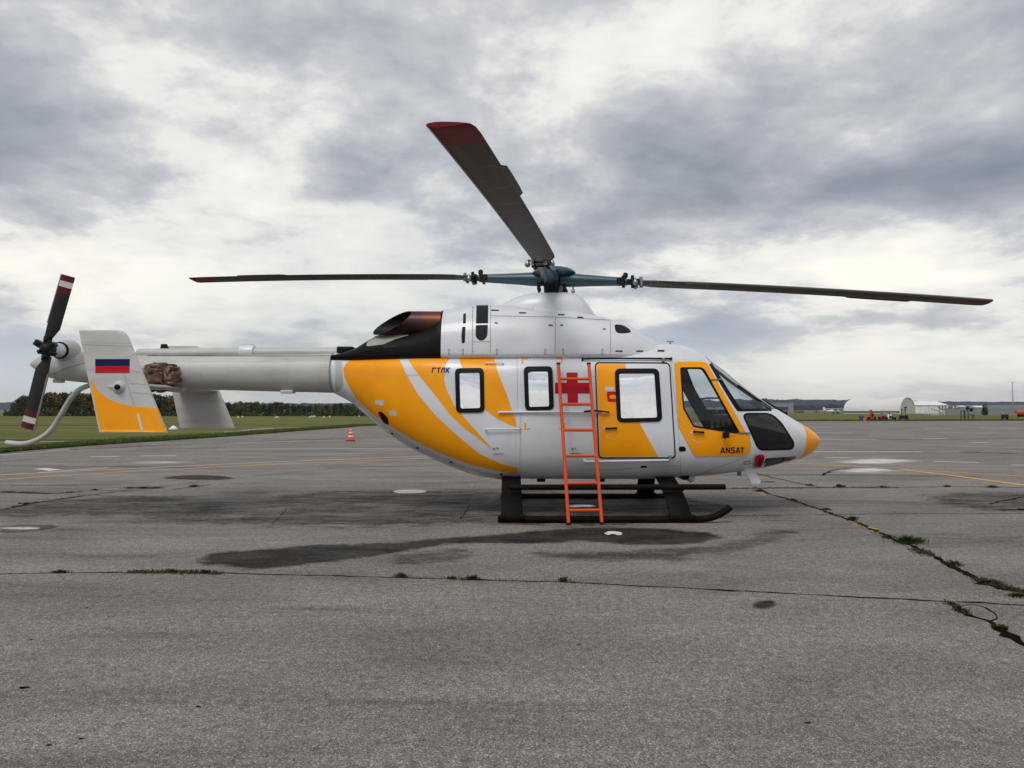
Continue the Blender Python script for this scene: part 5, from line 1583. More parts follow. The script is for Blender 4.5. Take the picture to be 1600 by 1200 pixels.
# crumpled camouflage cover wedged on the tail boom
def crumple(name, c, s, m, seed, parent=None, n=4, amp=.28, freq=2.2):
    bm = bmesh.new(); bmesh.ops.create_icosphere(bm, subdivisions=n, radius=1)
    for v in bm.verts:
        p = v.co.copy()
        k = 1 + amp * mnoise.noise(p * freq + Vector((seed, 0, 0))) - amp * 1.1 * abs(mnoise.noise(Vector((p.x * 1.2, p.y, p.z * 2.6)) * freq * 1.3 + Vector((0, seed, 0)))) - amp * .35 * abs(mnoise.noise(p * freq * 3.4 + Vector((0, 0, seed))))
        q = Vector((math.copysign(abs(p.x) ** .7, p.x), math.copysign(abs(p.y) ** .7, p.y), math.copysign(abs(p.z) ** .7, p.z)))
        v.co = Vector((q.x * s[0], q.y * s[1], q.z * s[2])) * k
    me = bpy.data.meshes.new(name); bm.to_mesh(me); bm.free(); me.materials.append(m); shade(me, 28)
    o = link(bpy.data.objects.new(name, me), parent); o.location = c
    return o
def folded(name, c, s, m, seed):
    bm = bmesh.new(); bmesh.ops.create_icosphere(bm, subdivisions=6, radius=1)
    for v in bm.verts:
        p = v.co.copy()
        w1 = mnoise.noise(p * 1.4 + Vector((seed, 0, 0))); w2 = mnoise.noise(p * 1.9 + Vector((0, seed, 3))); w3 = mnoise.noise(p * 3.3 + Vector((seed, 2, 3)))
        f1 = abs(math.sin(4.2 * (p.x * .45 + p.z) + 4.5 * w1 + 1.2 * w3)) ** .7
        f2 = abs(math.sin(4.6 * (p.z * .9 - p.x * .8) + 4.0 * w2)) ** .8
        k = .68 + .30 * f1 + .16 * f2 + .22 * w1
        q = Vector((math.copysign(abs(p.x) ** .65, p.x), math.copysign(abs(p.y) ** .8, p.y), math.copysign(abs(p.z) ** .7, p.z)))
        v.co = Vector((q.x * s[0], q.y * s[1], q.z * s[2])) * k
    me = bpy.data.meshes.new(name); bm.to_mesh(me); bm.free(); me.materials.append(m); shade(me, 50)
    o = link(bpy.data.objects.new(name, me)); o.location = c
    return o
cb = folded('cloth_bundle', ROOT + L(250, 588.5, -.3), (.225, .18, .18), M['camo'], 4.3)
tag(cb, 'crumpled brown camouflage cloth bundle stuffed between tail boom and stabiliser', 'cloth')
rg = crumple('rag', gnd(959, 836) + Vector((0, 0, .02)), (.10, .07, .018), M['rag'], 9, n=3)
tag(rg, 'small crumpled white rag lying on the wet tarmac before the skid', 'rag')

# traffic cone
cp0 = gnd(548, 689)
cone = empty('traffic_cone', cp0)
tag(cone, 'red and white striped traffic cone standing on the tarmac behind the helicopter', 'traffic cone')
hc = .63
def crad(z): return .145 * (1 - z / .70) + .022
mb = MB(); mb.box((0, 0, .022), (.36, .36, .04)); mb.build('base', M['rubber'], cone, bevel=.01)
zz = [.042, .20, .26, .38, .43, .53, .56, .63]
for k in range(7):
    a, b = zz[k], zz[k + 1]
    mb = MB(); mb.lathe((0, 0, 0), [(crad(a), a), (crad(b), b)], 20)
    mb.build('stripe' if k % 2 else 'cone_body', M['cone_white' if k % 2 else 'cone_orange'], cone, smooth=40)

# weeds in the cracks
def weed_mesh(name, n, h, w, m, seed, flat=.5):
    r = random.Random(seed); mb = MB()
    for k in range(n):
        a = r.uniform(0, 6.283); d0 = abs(r.gauss(0, .33)); b = Vector((math.cos(a) * d0 * w * .9, math.sin(a) * d0 * w * .45, 0))
        hh = h * r.uniform(.3, 1) * (1 - d0 * .5); lean = Vector((math.cos(a), math.sin(a), 0)) * hh * r.uniform(.1, 1.1) * flat * 2
        wd = r.uniform(.004, .011); sd = Vector((-math.sin(a), math.cos(a), 0)) * wd
        p1 = b + lean * .45 + Vector((0, 0, hh * .65)); p2 = b + lean + Vector((0, 0, hh * .85))
        mb.add([b - sd * .5, b + sd * .5, p1 + sd, p1 - sd, p2], [(0, 1, 2, 3), (3, 2, 4)])
    me = mb.mesh(name, False); me.materials.append(m); return me
WEEDS = [  # px, py, spread, height, count, material, label
    (1422, 849, .34, .11, 240, 'weed_green', 'largest leafy green weed growing in the diagonal crack right of the helicopter nose'),
    (1388, 841, .16, .05, 90, 'weed_green', 'low green weed just left of the largest weed in the diagonal crack'),
    (1332, 813, .16, .07, 90, 'weed_green', 'small green weed in the diagonal crack beside the yellow paint flakes'),
    (1312, 761, .2, .07, 110, 'weed_green', 'green weed on the straight joint just right of the helicopter nose'),
    (1265, 759, .18, .05, 80, 'weed_brown', 'brown weed on the joint below the white blade antenna'),
    (1187, 768, .20, .06, 90, 'weed_brown', 'dry brown weed at the corner where two cracks meet by the step bar end'),
    (1238, 782, .20, .04, 80, 'weed_brown', 'thin brown weed at the upper end of the diagonal crack'),
    (1290, 797, .20, .04, 90, 'weed_brown', 'flat dry weed halfway between the helicopter nose and the small green weed'),
    (1490, 884, .14, .06, 110, 'weed_brown', 'dark dry tuft in the widening diagonal crack'),
    (1545, 911, .20, .03, 160, 'weed_brown', 'brown moss clump where the diagonal crack is widest'),
    (1590, 932, .20, .03, 160, 'weed_brown', 'brown moss clump at the right edge end of the diagonal crack'),
    (1566, 985, .08, .05, 80, 'weed_brown', 'dry tuft in the lower right crack below the oval loop'),
    (1550, 762, .22, .07, 110, 'weed_green', 'green weed on the straight joint below the end of the yellow line'),
    (1380, 762, .18, .05, 80, 'weed_brown', 'brown weed on the straight joint left of the yellow line end'),
    (1480, 761, .2, .05, 80, 'weed_brown', 'brown weed on the joint midway under the yellow line'),
    (627, 902, .14, .045, 80, 'weed_green', 'single weed on the long front joint under the tail of the wet stain'),
    (706, 905, .12, .035, 70, 'weed_brown', 'left one of two weeds close together on the front joint'),
    (738, 906, .16, .05, 80, 'weed_brown', 'right one of two weeds close together on the front joint'),
    (880, 909, .12, .05, 50, 'weed_green', 'faint thin weed on the front joint below the ladder'),
    (320, 896, .18, .04, 90, 'weed_brown', 'dark weed on the front joint under the left tip of the wet stain'),
    (268, 894, .16, .04, 80, 'weed_brown', 'dark weed on the front joint left of the wet stain'),
    (95, 895, .16, .03, 120, 'weed_brown', 'flat weed row on the front joint at far left'),
    (225, 763, .24, .04, 160, 'weed_brown', 'long flat weed on the apron below the orange tail fin'),
    (303, 761, .22, .06, 140, 'weed_green', 'weed on the apron below the far grey tail fin'),
    (40, 788, .18, .04, 90, 'weed_brown', 'flat brown weed on the left crack below the tail skid'),
    (148, 766, .16, .03, 90, 'weed_brown', 'thin weed at the left crack under the tail rotor')]
for k, (px, py, w, h, n, mm, lab) in enumerate(WEEDS):
    me = weed_mesh('weed', n, h, w, M[mm], 100 + k)
    o = link(bpy.data.objects.new('weed', me)); o.location = gnd(px, py) + Vector((0, 0, .003))
    tag(o, lab, 'weed', 'weeds in the cracks of the tarmac')

def moss():
    r = random.Random(12); V_ = []; F_ = []
    RUN = [([(50, 896), (180, 894.5), (300, 895), (345, 897)], 1500, .030, .030), ([(1125, 764), (1200, 763), (1400, 762)], 900, .05, .030), ([(0, 769), (80, 772), (120, 769)], 500, .06, .03),
           ([(198, 763), (250, 763)], 500, .06, .035), ([(1430, 858), (1480, 882), (1520, 902), (1560, 915), (1640, 938)], 2600, .045, .022), ([(1200, 771), (1300, 803), (1410, 848)], 700, .035, .022),
           ([(1545, 970), (1560, 985), (1620, 1018)], 600, .035, .022), ([(20, 793), (60, 785), (130, 775)], 400, .04, .025), ([(600, 902), (760, 906.5), (1000, 915)], 260, .012, .016), ([(1480, 940.5), (1500, 952), (1515, 962)], 260, .03, .016)]
    for pts, n, w, h in RUN:
        P = [gnd(*p) for p in pts]; ln = [(P[i + 1] - P[i]).length for i in range(len(P) - 1)]; tot = sum(ln)
        for k in range(n):
            u = r.random() * tot; i = 0
            while u > ln[i] and i < len(ln) - 1: u -= ln[i]; i += 1
            p = P[i].lerp(P[i + 1], u / ln[i])
            if mnoise.noise(p * 1.7) < -.12: continue
            p = p + Vector((r.gauss(0, w), r.gauss(0, w), .003)); a = r.uniform(0, 6.28); ww = r.uniform(.003, .009); hh = h * r.uniform(.2, 1)
            sd = Vector((math.cos(a), math.sin(a), 0)) * ww; tip = p + Vector((r.gauss(0, .5) * hh, r.gauss(0, .5) * hh, hh))
            b = len(V_); V_.extend([tuple(p - sd), tuple(p + sd), tuple(tip)]); F_.append((b, b + 1, b + 2))
    me = bpy.data.meshes.new('moss'); me.from_pydata(V_, [], F_); me.materials.append(M['weed_brown'])
    tag(link(bpy.data.objects.new('moss', me)), 'dark moss and dry stubble growing along the cracks of the tarmac', 'moss', None, 'stuff')
moss()
# grass blades along the left verge
def verge():
    r = random.Random(5); mb_v = []; mb_f = []
    E = g1
    def add(p, h, w):
        a = r.uniform(0, math.pi); s = Vector((math.cos(a), math.sin(a), 0)) * w; l = Vector((r.gauss(0, .35), r.gauss(0, .35), 0)) * h
        b = len(mb_v)
        mb_v.extend([tuple(p - s), tuple(p + s), tuple(p + l + Vector((0, 0, h)))]); mb_f.append((b, b + 1, b + 2))
    seglen = [(E[i + 1] - E[i]).length for i in range(len(E) - 1)]
    tot = sum(seglen)
    for i in range(len(E) - 1):
        n = int(52000 * seglen[i] / tot)
        for k in range(n):
            t = r.random(); p = E[i].lerp(E[i + 1], t)
            dd = abs(r.gauss(0, 1)) * 3.0 - .25 * r.random() + .25 * mnoise.noise(p * .9)
            q = p + Vector((-.25, 1, 0)).normalized() * dd
            add(Vector((q.x, q.y, .03)), r.uniform(.05, .16) * (1.2 if dd < .5 else 1), r.uniform(.010, .024))
    R_ = edge_r
    for k in range(9000):
        p = R_[2].lerp(R_[5], r.random()); dd = abs(r.gauss(0, 1)) * 1.6
        add(Vector((p.x, p.y + dd, .03)), r.uniform(.08, .28), r.uniform(.03, .07))
    me = bpy.data.meshes.new('grass'); me.from_pydata(mb_v, [], mb_f); me.materials.append(M['grass_blade'])
    o = link(bpy.data.objects.new('grass', me))
    tag(o, 'short green grass growing along the edges of the tarmac', 'grass', None, 'stuff')
verge()

# ------------------------------------------------------------------ trees
def tree_mesh(seed, h, w, n):
    r = random.Random(seed); vs = []; fs = []
    lobes = []
    for k in range(11):
        z = r.uniform(.22, .95) * h; rr = w * (.62 - .35 * (z / h - .5) ** 2 - .25 * max(0, z / h - .7))
        a = r.uniform(0, 6.28); d0 = r.uniform(0, .55) * rr
        lobes.append((Vector((math.cos(a) * d0, math.sin(a) * d0, z)), r.uniform(.35, .6) * w * .6))
    for k in range(n):
        c, rad = r.choice(lobes)
        v = Vector((r.gauss(0, 1), r.gauss(0, 1), r.gauss(0, 1))).normalized() * rad * r.uniform(.55, 1.05)
        p = c + v
        if p.z < .06 * h: p.z = .06 * h + r.random() * .2 * h
        s = r.uniform(.10, .24) * w * .38
        n1 = Vector((r.gauss(0, 1), r.gauss(0, 1), r.gauss(0, 1))).normalized(); u = n1.orthogonal().normalized(); w_ = n1.cross(u)
        b = len(vs)
        vs += [tuple(p + u * s), tuple(p + w_ * s * .8), tuple(p - u * s * .9), tuple(p - w_ * s)]
        fs.append((b, b + 1, b + 2, b + 3))
    me = bpy.data.meshes.new('crown'); me.from_pydata(vs, [], fs); return me
def trunk_mesh(seed, h, w):
    r = random.Random(seed); mb = MB()
    mb.tube([(0, 0, -.1), (.03 * h * r.uniform(-1, 1), 0, .35 * h), (.05 * h * r.uniform(-1, 1), 0, .8 * h)], [.032 * h, .022 * h, .008 * h], 6)
    for k in range(4):
        a = r.uniform(0, 6.28); z = r.uniform(.25, .6) * h
        mb.tube([(0, 0, z), (math.cos(a) * w * .3, math.sin(a) * w * .3, z + .2 * h)], [.012 * h, .005 * h], 5)
    me = mb.mesh('trunk', False); return me
LEAFS = ['leaf_green', 'leaf_dark', 'leaf_yellow', 'leaf_orange']
protos = []
for k in range(5):
    cm = tree_mesh(50 + k, 6.0, 3.4, 620); tm = trunk_mesh(60 + k, 6.0, 3.4)
    tm.materials.append(M['trunk'])
    vers = {}
    for lf in LEAFS:
        c2 = cm.copy(); c2.materials.append(M[lf]); vers[lf] = c2
    protos.append((vers, tm))
TY = 190.0
SEG = [(0, 42, 'left of the tail rotor blade'), (42, 96, 'behind the tail skid by the tail rotor'), (96, 146, 'between the tail skid and the orange fin'), (146, 240, 'behind the orange fin'),
       (240, 276, 'in the gap between the two tail fins'), (276, 352, 'behind the far grey fin'), (352, 440, 'just right of the far grey fin'), (440, 520, 'under the middle of the tail boom'), (520, 600, 'under the orange tail cone')]
COLW = {'leaf_green': 'olive green', 'leaf_dark': 'dark green', 'leaf_yellow': 'yellowing', 'leaf_orange': 'orange'}
tree_n = {}
def put_tree(px, top, Y, lf, k, wide=1.0, row='front'):
    vers, tm = protos[k % 5]
    b = at(px, 645, Y); b.z = 0.0
    H = at(px, top, Y).z
    s = H / 5.9
    t = empty('tree', b, rnd.uniform(0, 6.28)); t.scale = (s * wide, s * wide, s)
    sg = [q for a, b_, q in SEG if a <= px < b_][0]
    tree_n[(sg, lf, row)] = nn = tree_n.get((sg, lf, row), 0) + 1
    ordw = ['leftmost', 'second', 'third', 'fourth', 'fifth', 'sixth', 'seventh', 'eighth', 'ninth'][nn - 1]
    tag(t, '%s %s tree of the %s row %s' % (ordw, COLW[lf], row, sg), 'tree', 'row of trees beyond the field')
    c = link(bpy.data.objects.new('crown', vers[lf]), t); u = link(bpy.data.objects.new('trunk', tm), t)
topf = pchip([-40, 10, 40, 70, 110, 140, 230, 272, 330, 365, 390, 420, 440, 470, 500, 540, 575, 700], [646, 636, 621, 617, 616.5, 617, 618, 622, 625, 631, 629, 632, 630, 634, 632.5, 633, 635, 636])
px = 20.0; k = 0
while px < 590:
    left = px < 340
    lf = rnd.choices(LEAFS, weights=(6, 4, 2.2, .02) if left else (5, 4, 2.0, .06))[0]
    if 80 < px < 96: lf = 'leaf_orange'
    top = topf(px) + rnd.uniform(-1.6, 2.0)
    put_tree(px, top, TY + rnd.uniform(-3, 3), lf, k, rnd.uniform(.95, 1.25)); k += 1
    px += rnd.uniform(8, 12) if left else rnd.uniform(7.0, 11)
px = 26.0
while px < 590:      # second row, behind
    put_tree(px, topf(px) + rnd.uniform(-.5, 2.5), TY + 9 + rnd.uniform(-2, 2), rnd.choices(LEAFS, weights=(5, 5, 1.5, .0))[0], k, rnd.uniform(1.1, 1.4), 'back'); k += 1
    px += rnd.uniform(11, 16)
# dark undergrowth at the foot of the row
def under():
    r = random.Random(8); vs = []; fs = []
    for k in range(9000):
        p = at(r.uniform(6, 720), 645, TY + r.uniform(-6, 12)); p.z = abs(r.gauss(0, .8)) * .9
        s = r.uniform(.15, .4); n1 = Vector((r.gauss(0, 1), r.gauss(0, 1), r.gauss(0, 1))).normalized(); u = n1.orthogonal().normalized(); w_ = n1.cross(u)
        b = len(vs); vs += [tuple(p + u * s), tuple(p + w_ * s), tuple(p - u * s), tuple(p - w_ * s)]; fs.append((b, b + 1, b + 2, b + 3))
    me = bpy.data.meshes.new('undergrowth'); me.from_pydata(vs, [], fs); me.materials.append(M['leaf_dark'])
    tag(link(bpy.data.objects.new('undergrowth', me)), 'dark undergrowth at the foot of the tree row', 'undergrowth', None, 'stuff')
under()
# white runway markers / lamps at the far field edge
for k, (px, py) in enumerate(((372, 652.3), (379, 651.6), (431, 652.6), (434, 652.4), (484, 652.2), (487, 651.0), (489.5, 651.0), (492, 651.0), (506, 652), (515, 651.5), (561, 650.6))):
    b = gnd(px, py + .6)
    mb = MB(); mb.box((0, 0, .12), (.30, .10, .24)); mb.lathe((0, 0, .24), [(.10, 0), (.09, .08), (.03, .12)], 8)
    o = mb.build('field_marker', M['cone_white']); o.location = b
    tag(o, 'tiny white marker at the far edge of the field before the trees', 'marker', 'white markers along the far field edge')
mb = MB(); mb.lathe((0, 0, 0), [(.32, 0), (.32, .10), (.20, .16), (.12, .28), (.05, .32)], 14); o = mb.build('edge_light', M['cone_white'], smooth=40); o.location = gnd(271, 671.5)
tag(o, 'white domed ground light in the grass beneath the tail boom', 'ground light')

# ------------------------------------------------------------------ right background
def place(px, py): return gnd(px, py)
def S(Y): return Y / F          # metres per photo pixel at distance Y
# arched fabric hangar
def arch_hangar():
    c = gnd(1373, 646.4); Y = c.y; s = S(Y)
    t = empty('arched_hangar', c, R(-50)); tag(t, 'large ribbed white fabric hangar with an arched roof at the field edge', 'hangar')
    Lh, Wd, H = 84 * s, 58 * s, 25.0 * s
    def arch(x, u, sag):      # u 0..1 across the width
        a = math.pi * u
        return Vector((x, -math.cos(a) * Wd / 2, max(0, math.sin(a)) ** .85 * H * sag))
    vs = []; n, m_ = 64, 28
    for i in range(n):
        x = -Lh / 2 + Lh * i / (n - 1); tt = i / (n - 1)
        sag = 1 - .10 * math.exp(-((tt - .58) / .16) ** 2) + .035 * math.exp(-((tt - .22) / .12) ** 2) - .09 * math.exp(-(tt / .05) ** 2)
        rib = .972 + .025 * (i % 2)
        for k in range(m_ + 1): 
            p = arch(x, k / m_, sag); vs.append(Vector((p.x, p.y * rib, p.z * rib)))
    fs = [(i * (m_ + 1) + k, i * (m_ + 1) + k + 1, (i + 1) * (m_ + 1) + k + 1, (i + 1) * (m_ + 1) + k) for i in range(n - 1) for k in range(m_)]
    mb = MB(); mb.add(vs, fs); mb.build('roof', M['tent'], t, fix=False)
    for xe, nm in ((Lh / 2 - .02, 'end_wall'), (-Lh / 2 + .02, 'end_wall')):
        lp_ = [arch(xe, k / m_, .965 if xe > 0 else .87) for k in range(m_ + 1)]
        mb = MB(); mb.prism(lp_, (-.15 if xe > 0 else .15, 0, 0)); mb.build(nm, M['tent_end'], t)
    mb = MB(); mb.box((0, -Wd / 2 - .12, 1.0), (Lh, .1, .55)); mb.build('blue_hem', M['hem_blue'], t)
    mb = MB(); mb.tube([arch(Lh / 2 + .1, k / m_, .985) for k in range(m_ + 1)], .18, 6); mb.build('end_hoop', M['tent'], t)
arch_hangar()
def white_hangar():
    c = gnd(1447, 646.2); s = S(c.y)
    t = empty('gabled_hangar', c, R(4)); tag(t, 'smooth white gabled tent hangar right of the arched hangar', 'hangar')
    w, h1, h2, dp = 74 * s, 13.0 * s, 20.0 * s, 28
    mb = MB(); mb.box((-w * .1, dp / 2, h1 / 2), (w * .78, dp, h1)); mb.build('wall', M['tent_white'], t)
    mb = MB(); mb.prism([(-w / 2, -.5, h1), (-w / 2 + 3, dp / 2, h2), (-w / 2, dp + .5, h1)], (w, 0, 0))
    mb.build('roof', M['tent_white'], t)
    for k in range(4):
        mb = MB(); mb.box((-w * .40 + w * .76 * k / 4 + 2, -.06, h1 / 2), (.12, .1, h1 - .1)); mb.build('wall_post', M['tent_end'], t)
white_hangar()
# white lattice stair frame
def lattice():
    c = gnd(1463, 648.6); s = S(c.y)
    t = empty('lattice_frame', c); tag(t, 'white lattice boarding stair parked before the white hangar', 'boarding stair')
    w, hl, hr = 26 * s, 11 * s, 6 * s
    mb = MB()
    for y in (0, 1.6):
        P = [(-w / 2, y, 0), (-w / 2, y, hl), (-w / 4, y, hl), (w / 2, y, hr), (w / 2, y, 0)]
        mb.tube(P, .12, 6); mb.tube([P[0], P[-1]], .12, 6)
        n = 6
        for k in range(n):
            x0 = -w / 2 + w * k / n; x1 = -w / 2 + w * (k + 1) / n
            z0 = hl if k < 2 else hl + (hr - hl) * (k - 1.5) / 4.5; z1 = hl if k < 1 else hl + (hr - hl) * (k - .5) / 4.5
            mb.tube([(x0, y, .1), (x1, y, z1)], .07, 5); mb.tube([(x0, y, z0), (x1, y, .1)], .07, 5)
    mb.build('frame', M['car_white'], t)
    mb = MB()
    for k in range(9):
        x = w / 2 - (w * .75) * k / 9; mb.box((x, .8, hr * .5 + (hl - hr * .5) * k / 9), (.5, 1.5, .1))
    mb.build('tread', M['tent_end'], t)
    for x in (-w * .4, w * .4):
        for y in (0, 1.6):
            mb = MB(); mb.lathe((x, y, .22), [(.25, -.1), (.25, .1)], 10, 'y'); mb.build('wheel', M['rubber'], t)
lattice()
# red and white barrier board
for (px, n, lab) in ((1474, 6, 'longer red and white chequered board beside the white hangar'), (1490, 3, 'shorter red and white chequered board next to the low grey wall')):
    c = gnd(px, 648.8); s = S(c.y)
    t = empty('barrier_board', c); tag(t, lab, 'barrier', 'red and white boards')
    for k in range(n):
        mb = MB(); mb.box(((k - n / 2 + .5) * 2.4 * s, 0, 12.5 * s), (2.4 * s - .02, .1, 3.0 * s)); mb.build('panel', M['trolley_red' if k % 2 == 0 else 'car_white'], t)
    for sg in (-1, 1):
        mb = MB(); mb.box((sg * n * 1.0 * s, .1, 5.6 * s), (.15, .08, 11 * s)); mb.build('post', M['steel'], t)
# low grey concrete wall with panels
def wall():
    c = gnd(1480, 649); s = S(c.y); L0 = 190 * s
    t = empty('concrete_wall', c); tag(t, 'long low grey concrete panel wall behind the field', 'wall')
    n = 30
    for k in range(n):
        mb = MB(); mb.box((L0 * (k + .5) / n, 0, 5.2 * s), (L0 / n - .06, .18, 10.4 * s)); mb.build('panel', M['concrete_grey'], t)
    for k in range(n + 1):
        mb = MB(); mb.box((L0 * k / n, -.02, 5.4 * s), (.05, .28, 10.9 * s)); mb.build('post', M['concrete_grey'], t)
wall()
# roofs of low sheds behind the wall
for (px, w, top, mm, lab) in ((1505, 10, 633.5, 'tent_end', 'pale shed roof showing over the wall left of the bush'), (1531, 13, 634, 'tent', 'wider pale shed roof showing over the wall at the bush'), (1494, 9, 635, 'concrete_grey', 'dull grey shed roof behind the wall nearest the white hangar')):
    Y = 320; b = at(px, 645, Y); b.z = 0; s = S(Y); H = at(px, top, Y).z
    t = empty('shed', b); tag(t, lab, 'shed')
    mb = MB(); mb.box((0, 2, H * .4), (w * s, 4, H * .8)); mb.build('wall', M['cladding'], t)
    mb = MB(); mb.prism([(-w * s / 2 - .2, -.3, H * .8), (-w * s / 2 - .2, 2, H), (-w * s / 2 - .2, 4.3, H * .8)], (w * s + .4, 0, 0)); mb.build('roof', M[mm], t)
# bush before the wall
bv_ = tree_mesh(77, 3.0, 2.6, 700); bv_.materials.append(M['leaf_dark'])
b = gnd(1539, 649.6); H = at(1539, 634, b.y).z
bt = empty('bush', b); bt.scale = (H / 2.9 * .85,) * 2 + (H / 2.9,)
tag(bt, 'round dark green bush standing before the low grey wall', 'bush')
link(bpy.data.objects.new('foliage', bv_), bt); tm = trunk_mesh(78, 2.2, 1.5); tm.materials.append(M['trunk']); link(bpy.data.objects.new('stem', tm), bt)
# steel stand with two round lamps
def lamp_stand():
    c = gnd(1514, 656.2); s = S(c.y)
    t = empty('lamp_stand', c); tag(t, 'dark steel frame stand with two round lamps at the edge of the tarmac', 'stand')
    mb = MB()
    for x in (-7, -1):
        for y in (0, .8): mb.tube([(x * s, y, 0), (x * s, y, 14 * s)], .06, 6)
    for y in (0, .8): mb.tube([(-7.5 * s, y, 14 * s), (3 * s, y, 14 * s)], .06, 6)
    for x in (7, 10):
        mb.tube([(x * s, .3, 0), (x * s, .3, 8 * s)], .05, 6)
    mb.tube([(3 * s, .3, 8 * s), (10.5 * s, .3, 8 * s)], .06, 6)
    mb.build('frame', M['hub_black'], t)
    for x, z in ((0, 18.5), (6, 16)):
        mb = MB(); mb.lathe((x * s, .3, z * s), [(.10, -.22), (.26, -.14), (.28, .05), (.12, .14)], 14, 'y'); mb.tube([(x * s, .3, 14 * s), (x * s, .3, z * s - .2)], .04, 5)
        mb.build('lamp', M['hub_black'], t)
lamp_stand()
# fire-extinguisher trolleys and drums in a row
def trolley(px, py, hpx, lab, m='trolley_red', tall=False):
    c = gnd(px, py); s = S(c.y); h = hpx * s
    t = empty('fire_trolley', c); tag(t, lab, 'fire trolley', 'fire trolleys at the edge of the tarmac')
    for sg in (-1, 1):
        mb = MB(); mb.lathe((sg * .17, 0, .22), [(.12, 0), (.15, .05), (.15, h * .5), (.09, h * .6), (.035, h * .64)], 14); mb.build('tank', M[m], t, smooth=40)
        mb = MB(); mb.lathe((sg * .46, 0, .30), [(.30, -.05), (.30, .05)], 14, 'x'); mb.build('wheel', M['rubber'], t, smooth=40)
    mb = MB(); mb.tube([(-.46, 0, .3), (.46, 0, .3)], .05, 6); mb.tube([(-.36, -.2, .15), (-.10, .15, h), (.10, .15, h), (.36, -.2, .15)], .05, 6); mb.box((0, .05, .25), (.7, .3, .14)); mb.build('frame', M['hub_black'], t)
    if tall:
        mb = MB(); mb.prism([(-.30, -.22, .35), (.30, -.22, .35), (.07, -.10, h * .97), (-.07, -.10, h * .97)], (0, .10, 0)); mb.build('cover', M[m], t)
    mb = MB(); mb.lathe((.05, -.16, h * .52), [(.16, -.06), (.2, 0), (.16, .06)], 12, 'y'); mb.build('hose_reel', M['rubber'], t)
trolley(1362, 658, 17.5, 'tallest red fire trolley in the row on the grass edge', tall=True)
trolley(1379, 658, 12, 'small red fire trolley right of the tallest one')
trolley(1390, 657.6, 12, 'pale fire trolley between the red one and the tall mast light', 'cone_white')
def drum(px, py, m, lab, hp, wp):
    c = gnd(px, py); s = S(c.y); mb = MB(); h = hp * s; r0 = wp * s / 2
    mb.lathe((0, 0, 0), [(r0, 0), (r0 * 1.04, h * .02), (r0, h * .05), (r0, h * .32), (r0 * 1.05, h * .34), (r0, h * .36), (r0, h * .66), (r0 * 1.05, h * .68), (r0, h * .70), (r0, h * .97), (r0 * .95, h)], 16)
    o = mb.build('drum', M[m], smooth=40); o.location = c; tag(o, lab, 'drum')
drum(1346, 657.6, 'drum_blue', 'dark blue drum at the left end of the fire trolleys', 8.5, 6.5)
drum(1351, 658.3, 'cone_orange', 'low orange drum just beside the dark blue drum', 4.5, 3.5)
drum(1397, 657.6, 'hub_black', 'black drum in the middle of the row before the arched hangar', 6, 6)
drum(1384, 657.5, 'drum_blue', 'small blue drum between the red trolley and pale trolley', 7, 4.0)
def mast_light():
    c = gnd(1412, 657.8); s = S(c.y); h = 21 * s
    t = empty('mobile_light', c); tag(t, 'dark mobile light mast on wheels at the right end of the trolleys', 'light mast')
    mb = MB(); mb.box((0, 0, .55), (.9, .7, .5)); mb.build('generator', M['hub_black'], t, bevel=.04)
    mb = MB(); mb.box((-.1, -.1, .95), (.3, .3, .5)); mb.build('cabinet', M['yellow_dirty'], t, bevel=.03)
    for sg in (-1, 1):
        mb = MB(); mb.lathe((sg * .5, 0, .28), [(.28, -.06), (.28, .06)], 14, 'x'); mb.build('wheel', M['rubber'], t)
    mb = MB(); mb.tube([(-.25, 0, .8), (-.25, 0, h * .9)], .05, 6); mb.tube([(.28, 0, .8), (.28, 0, h)], .05, 6); mb.tube([(-.25, 0, h * .85), (.28, 0, h * .85)], .05, 6); mb.tube([(-.25, 0, .9), (.28, 0, h * .85)], .03, 5); mb.build('mast', M['hub_black'], t)
    mb = MB(); mb.box((.30, 0, h), (.34, .2, .2)); mb.build('lamp_head', M['hub_black'], t, bevel=.03)
mast_light()
# dark red pump and orange tank truck at the right
c = gnd(1570, 656.3); s = S(c.y)
t = empty('pump_cart', c); tag(t, 'small dark red pump cart on the grass edge before the grey wall', 'pump cart')
mb = MB(); mb.box((0, 0, .6), (.85, .6, .55)); mb.build('body', M['maroon'], t, bevel=.06)
mb = MB(); mb.lathe((.0, 0, .85), [(.12, 0), (.12, .3), (.05, .36)], 10); mb.build('filler', M['bare_grey'], t)
for sg in (-1, 1):
    mb = MB(); mb.lathe((sg * .36, 0, .25), [(.25, -.05), (.25, .05)], 12, 'x'); mb.build('wheel', M['rubber'], t)
c = gnd(1604, 651.5); s = S(c.y)
t = empty('tank_truck', c); tag(t, 'orange tank truck partly cut off at the right edge of the photo', 'truck')
mb = MB(); mb.lathe((-2.6, 0, 1.0 * 1.0), [(.35, 0), (.62, .05), (.66, .15), (.66, 5.0), (.5, 5.1)], 18, 'x'); mb.build('tank', M['truck_orange'], t, smooth=40)
mb = MB(); mb.box((.5, 0, .45), (6.0, .9, .16)); mb.build('chassis', M['hub_black'], t)
mb = MB(); mb.box((-2.9, 0, .55), (.7, .8, .55)); mb.build('pump_box', M['yellow_dirty'], t, bevel=.05)
mb = MB(); mb.box((3.5, 0, 1.1), (1.4, 1.1, 1.3)); mb.build('cab', M['truck_orange'], t, bevel=.1)
for x in (-1.5, -.5, 3.3):
    for sg in (-1, 1):
        mb = MB(); mb.lathe((x, sg * .45, .32), [(.32, -.12), (.32, .12)], 14, 'y'); mb.build('wheel', M['rubber'], t)
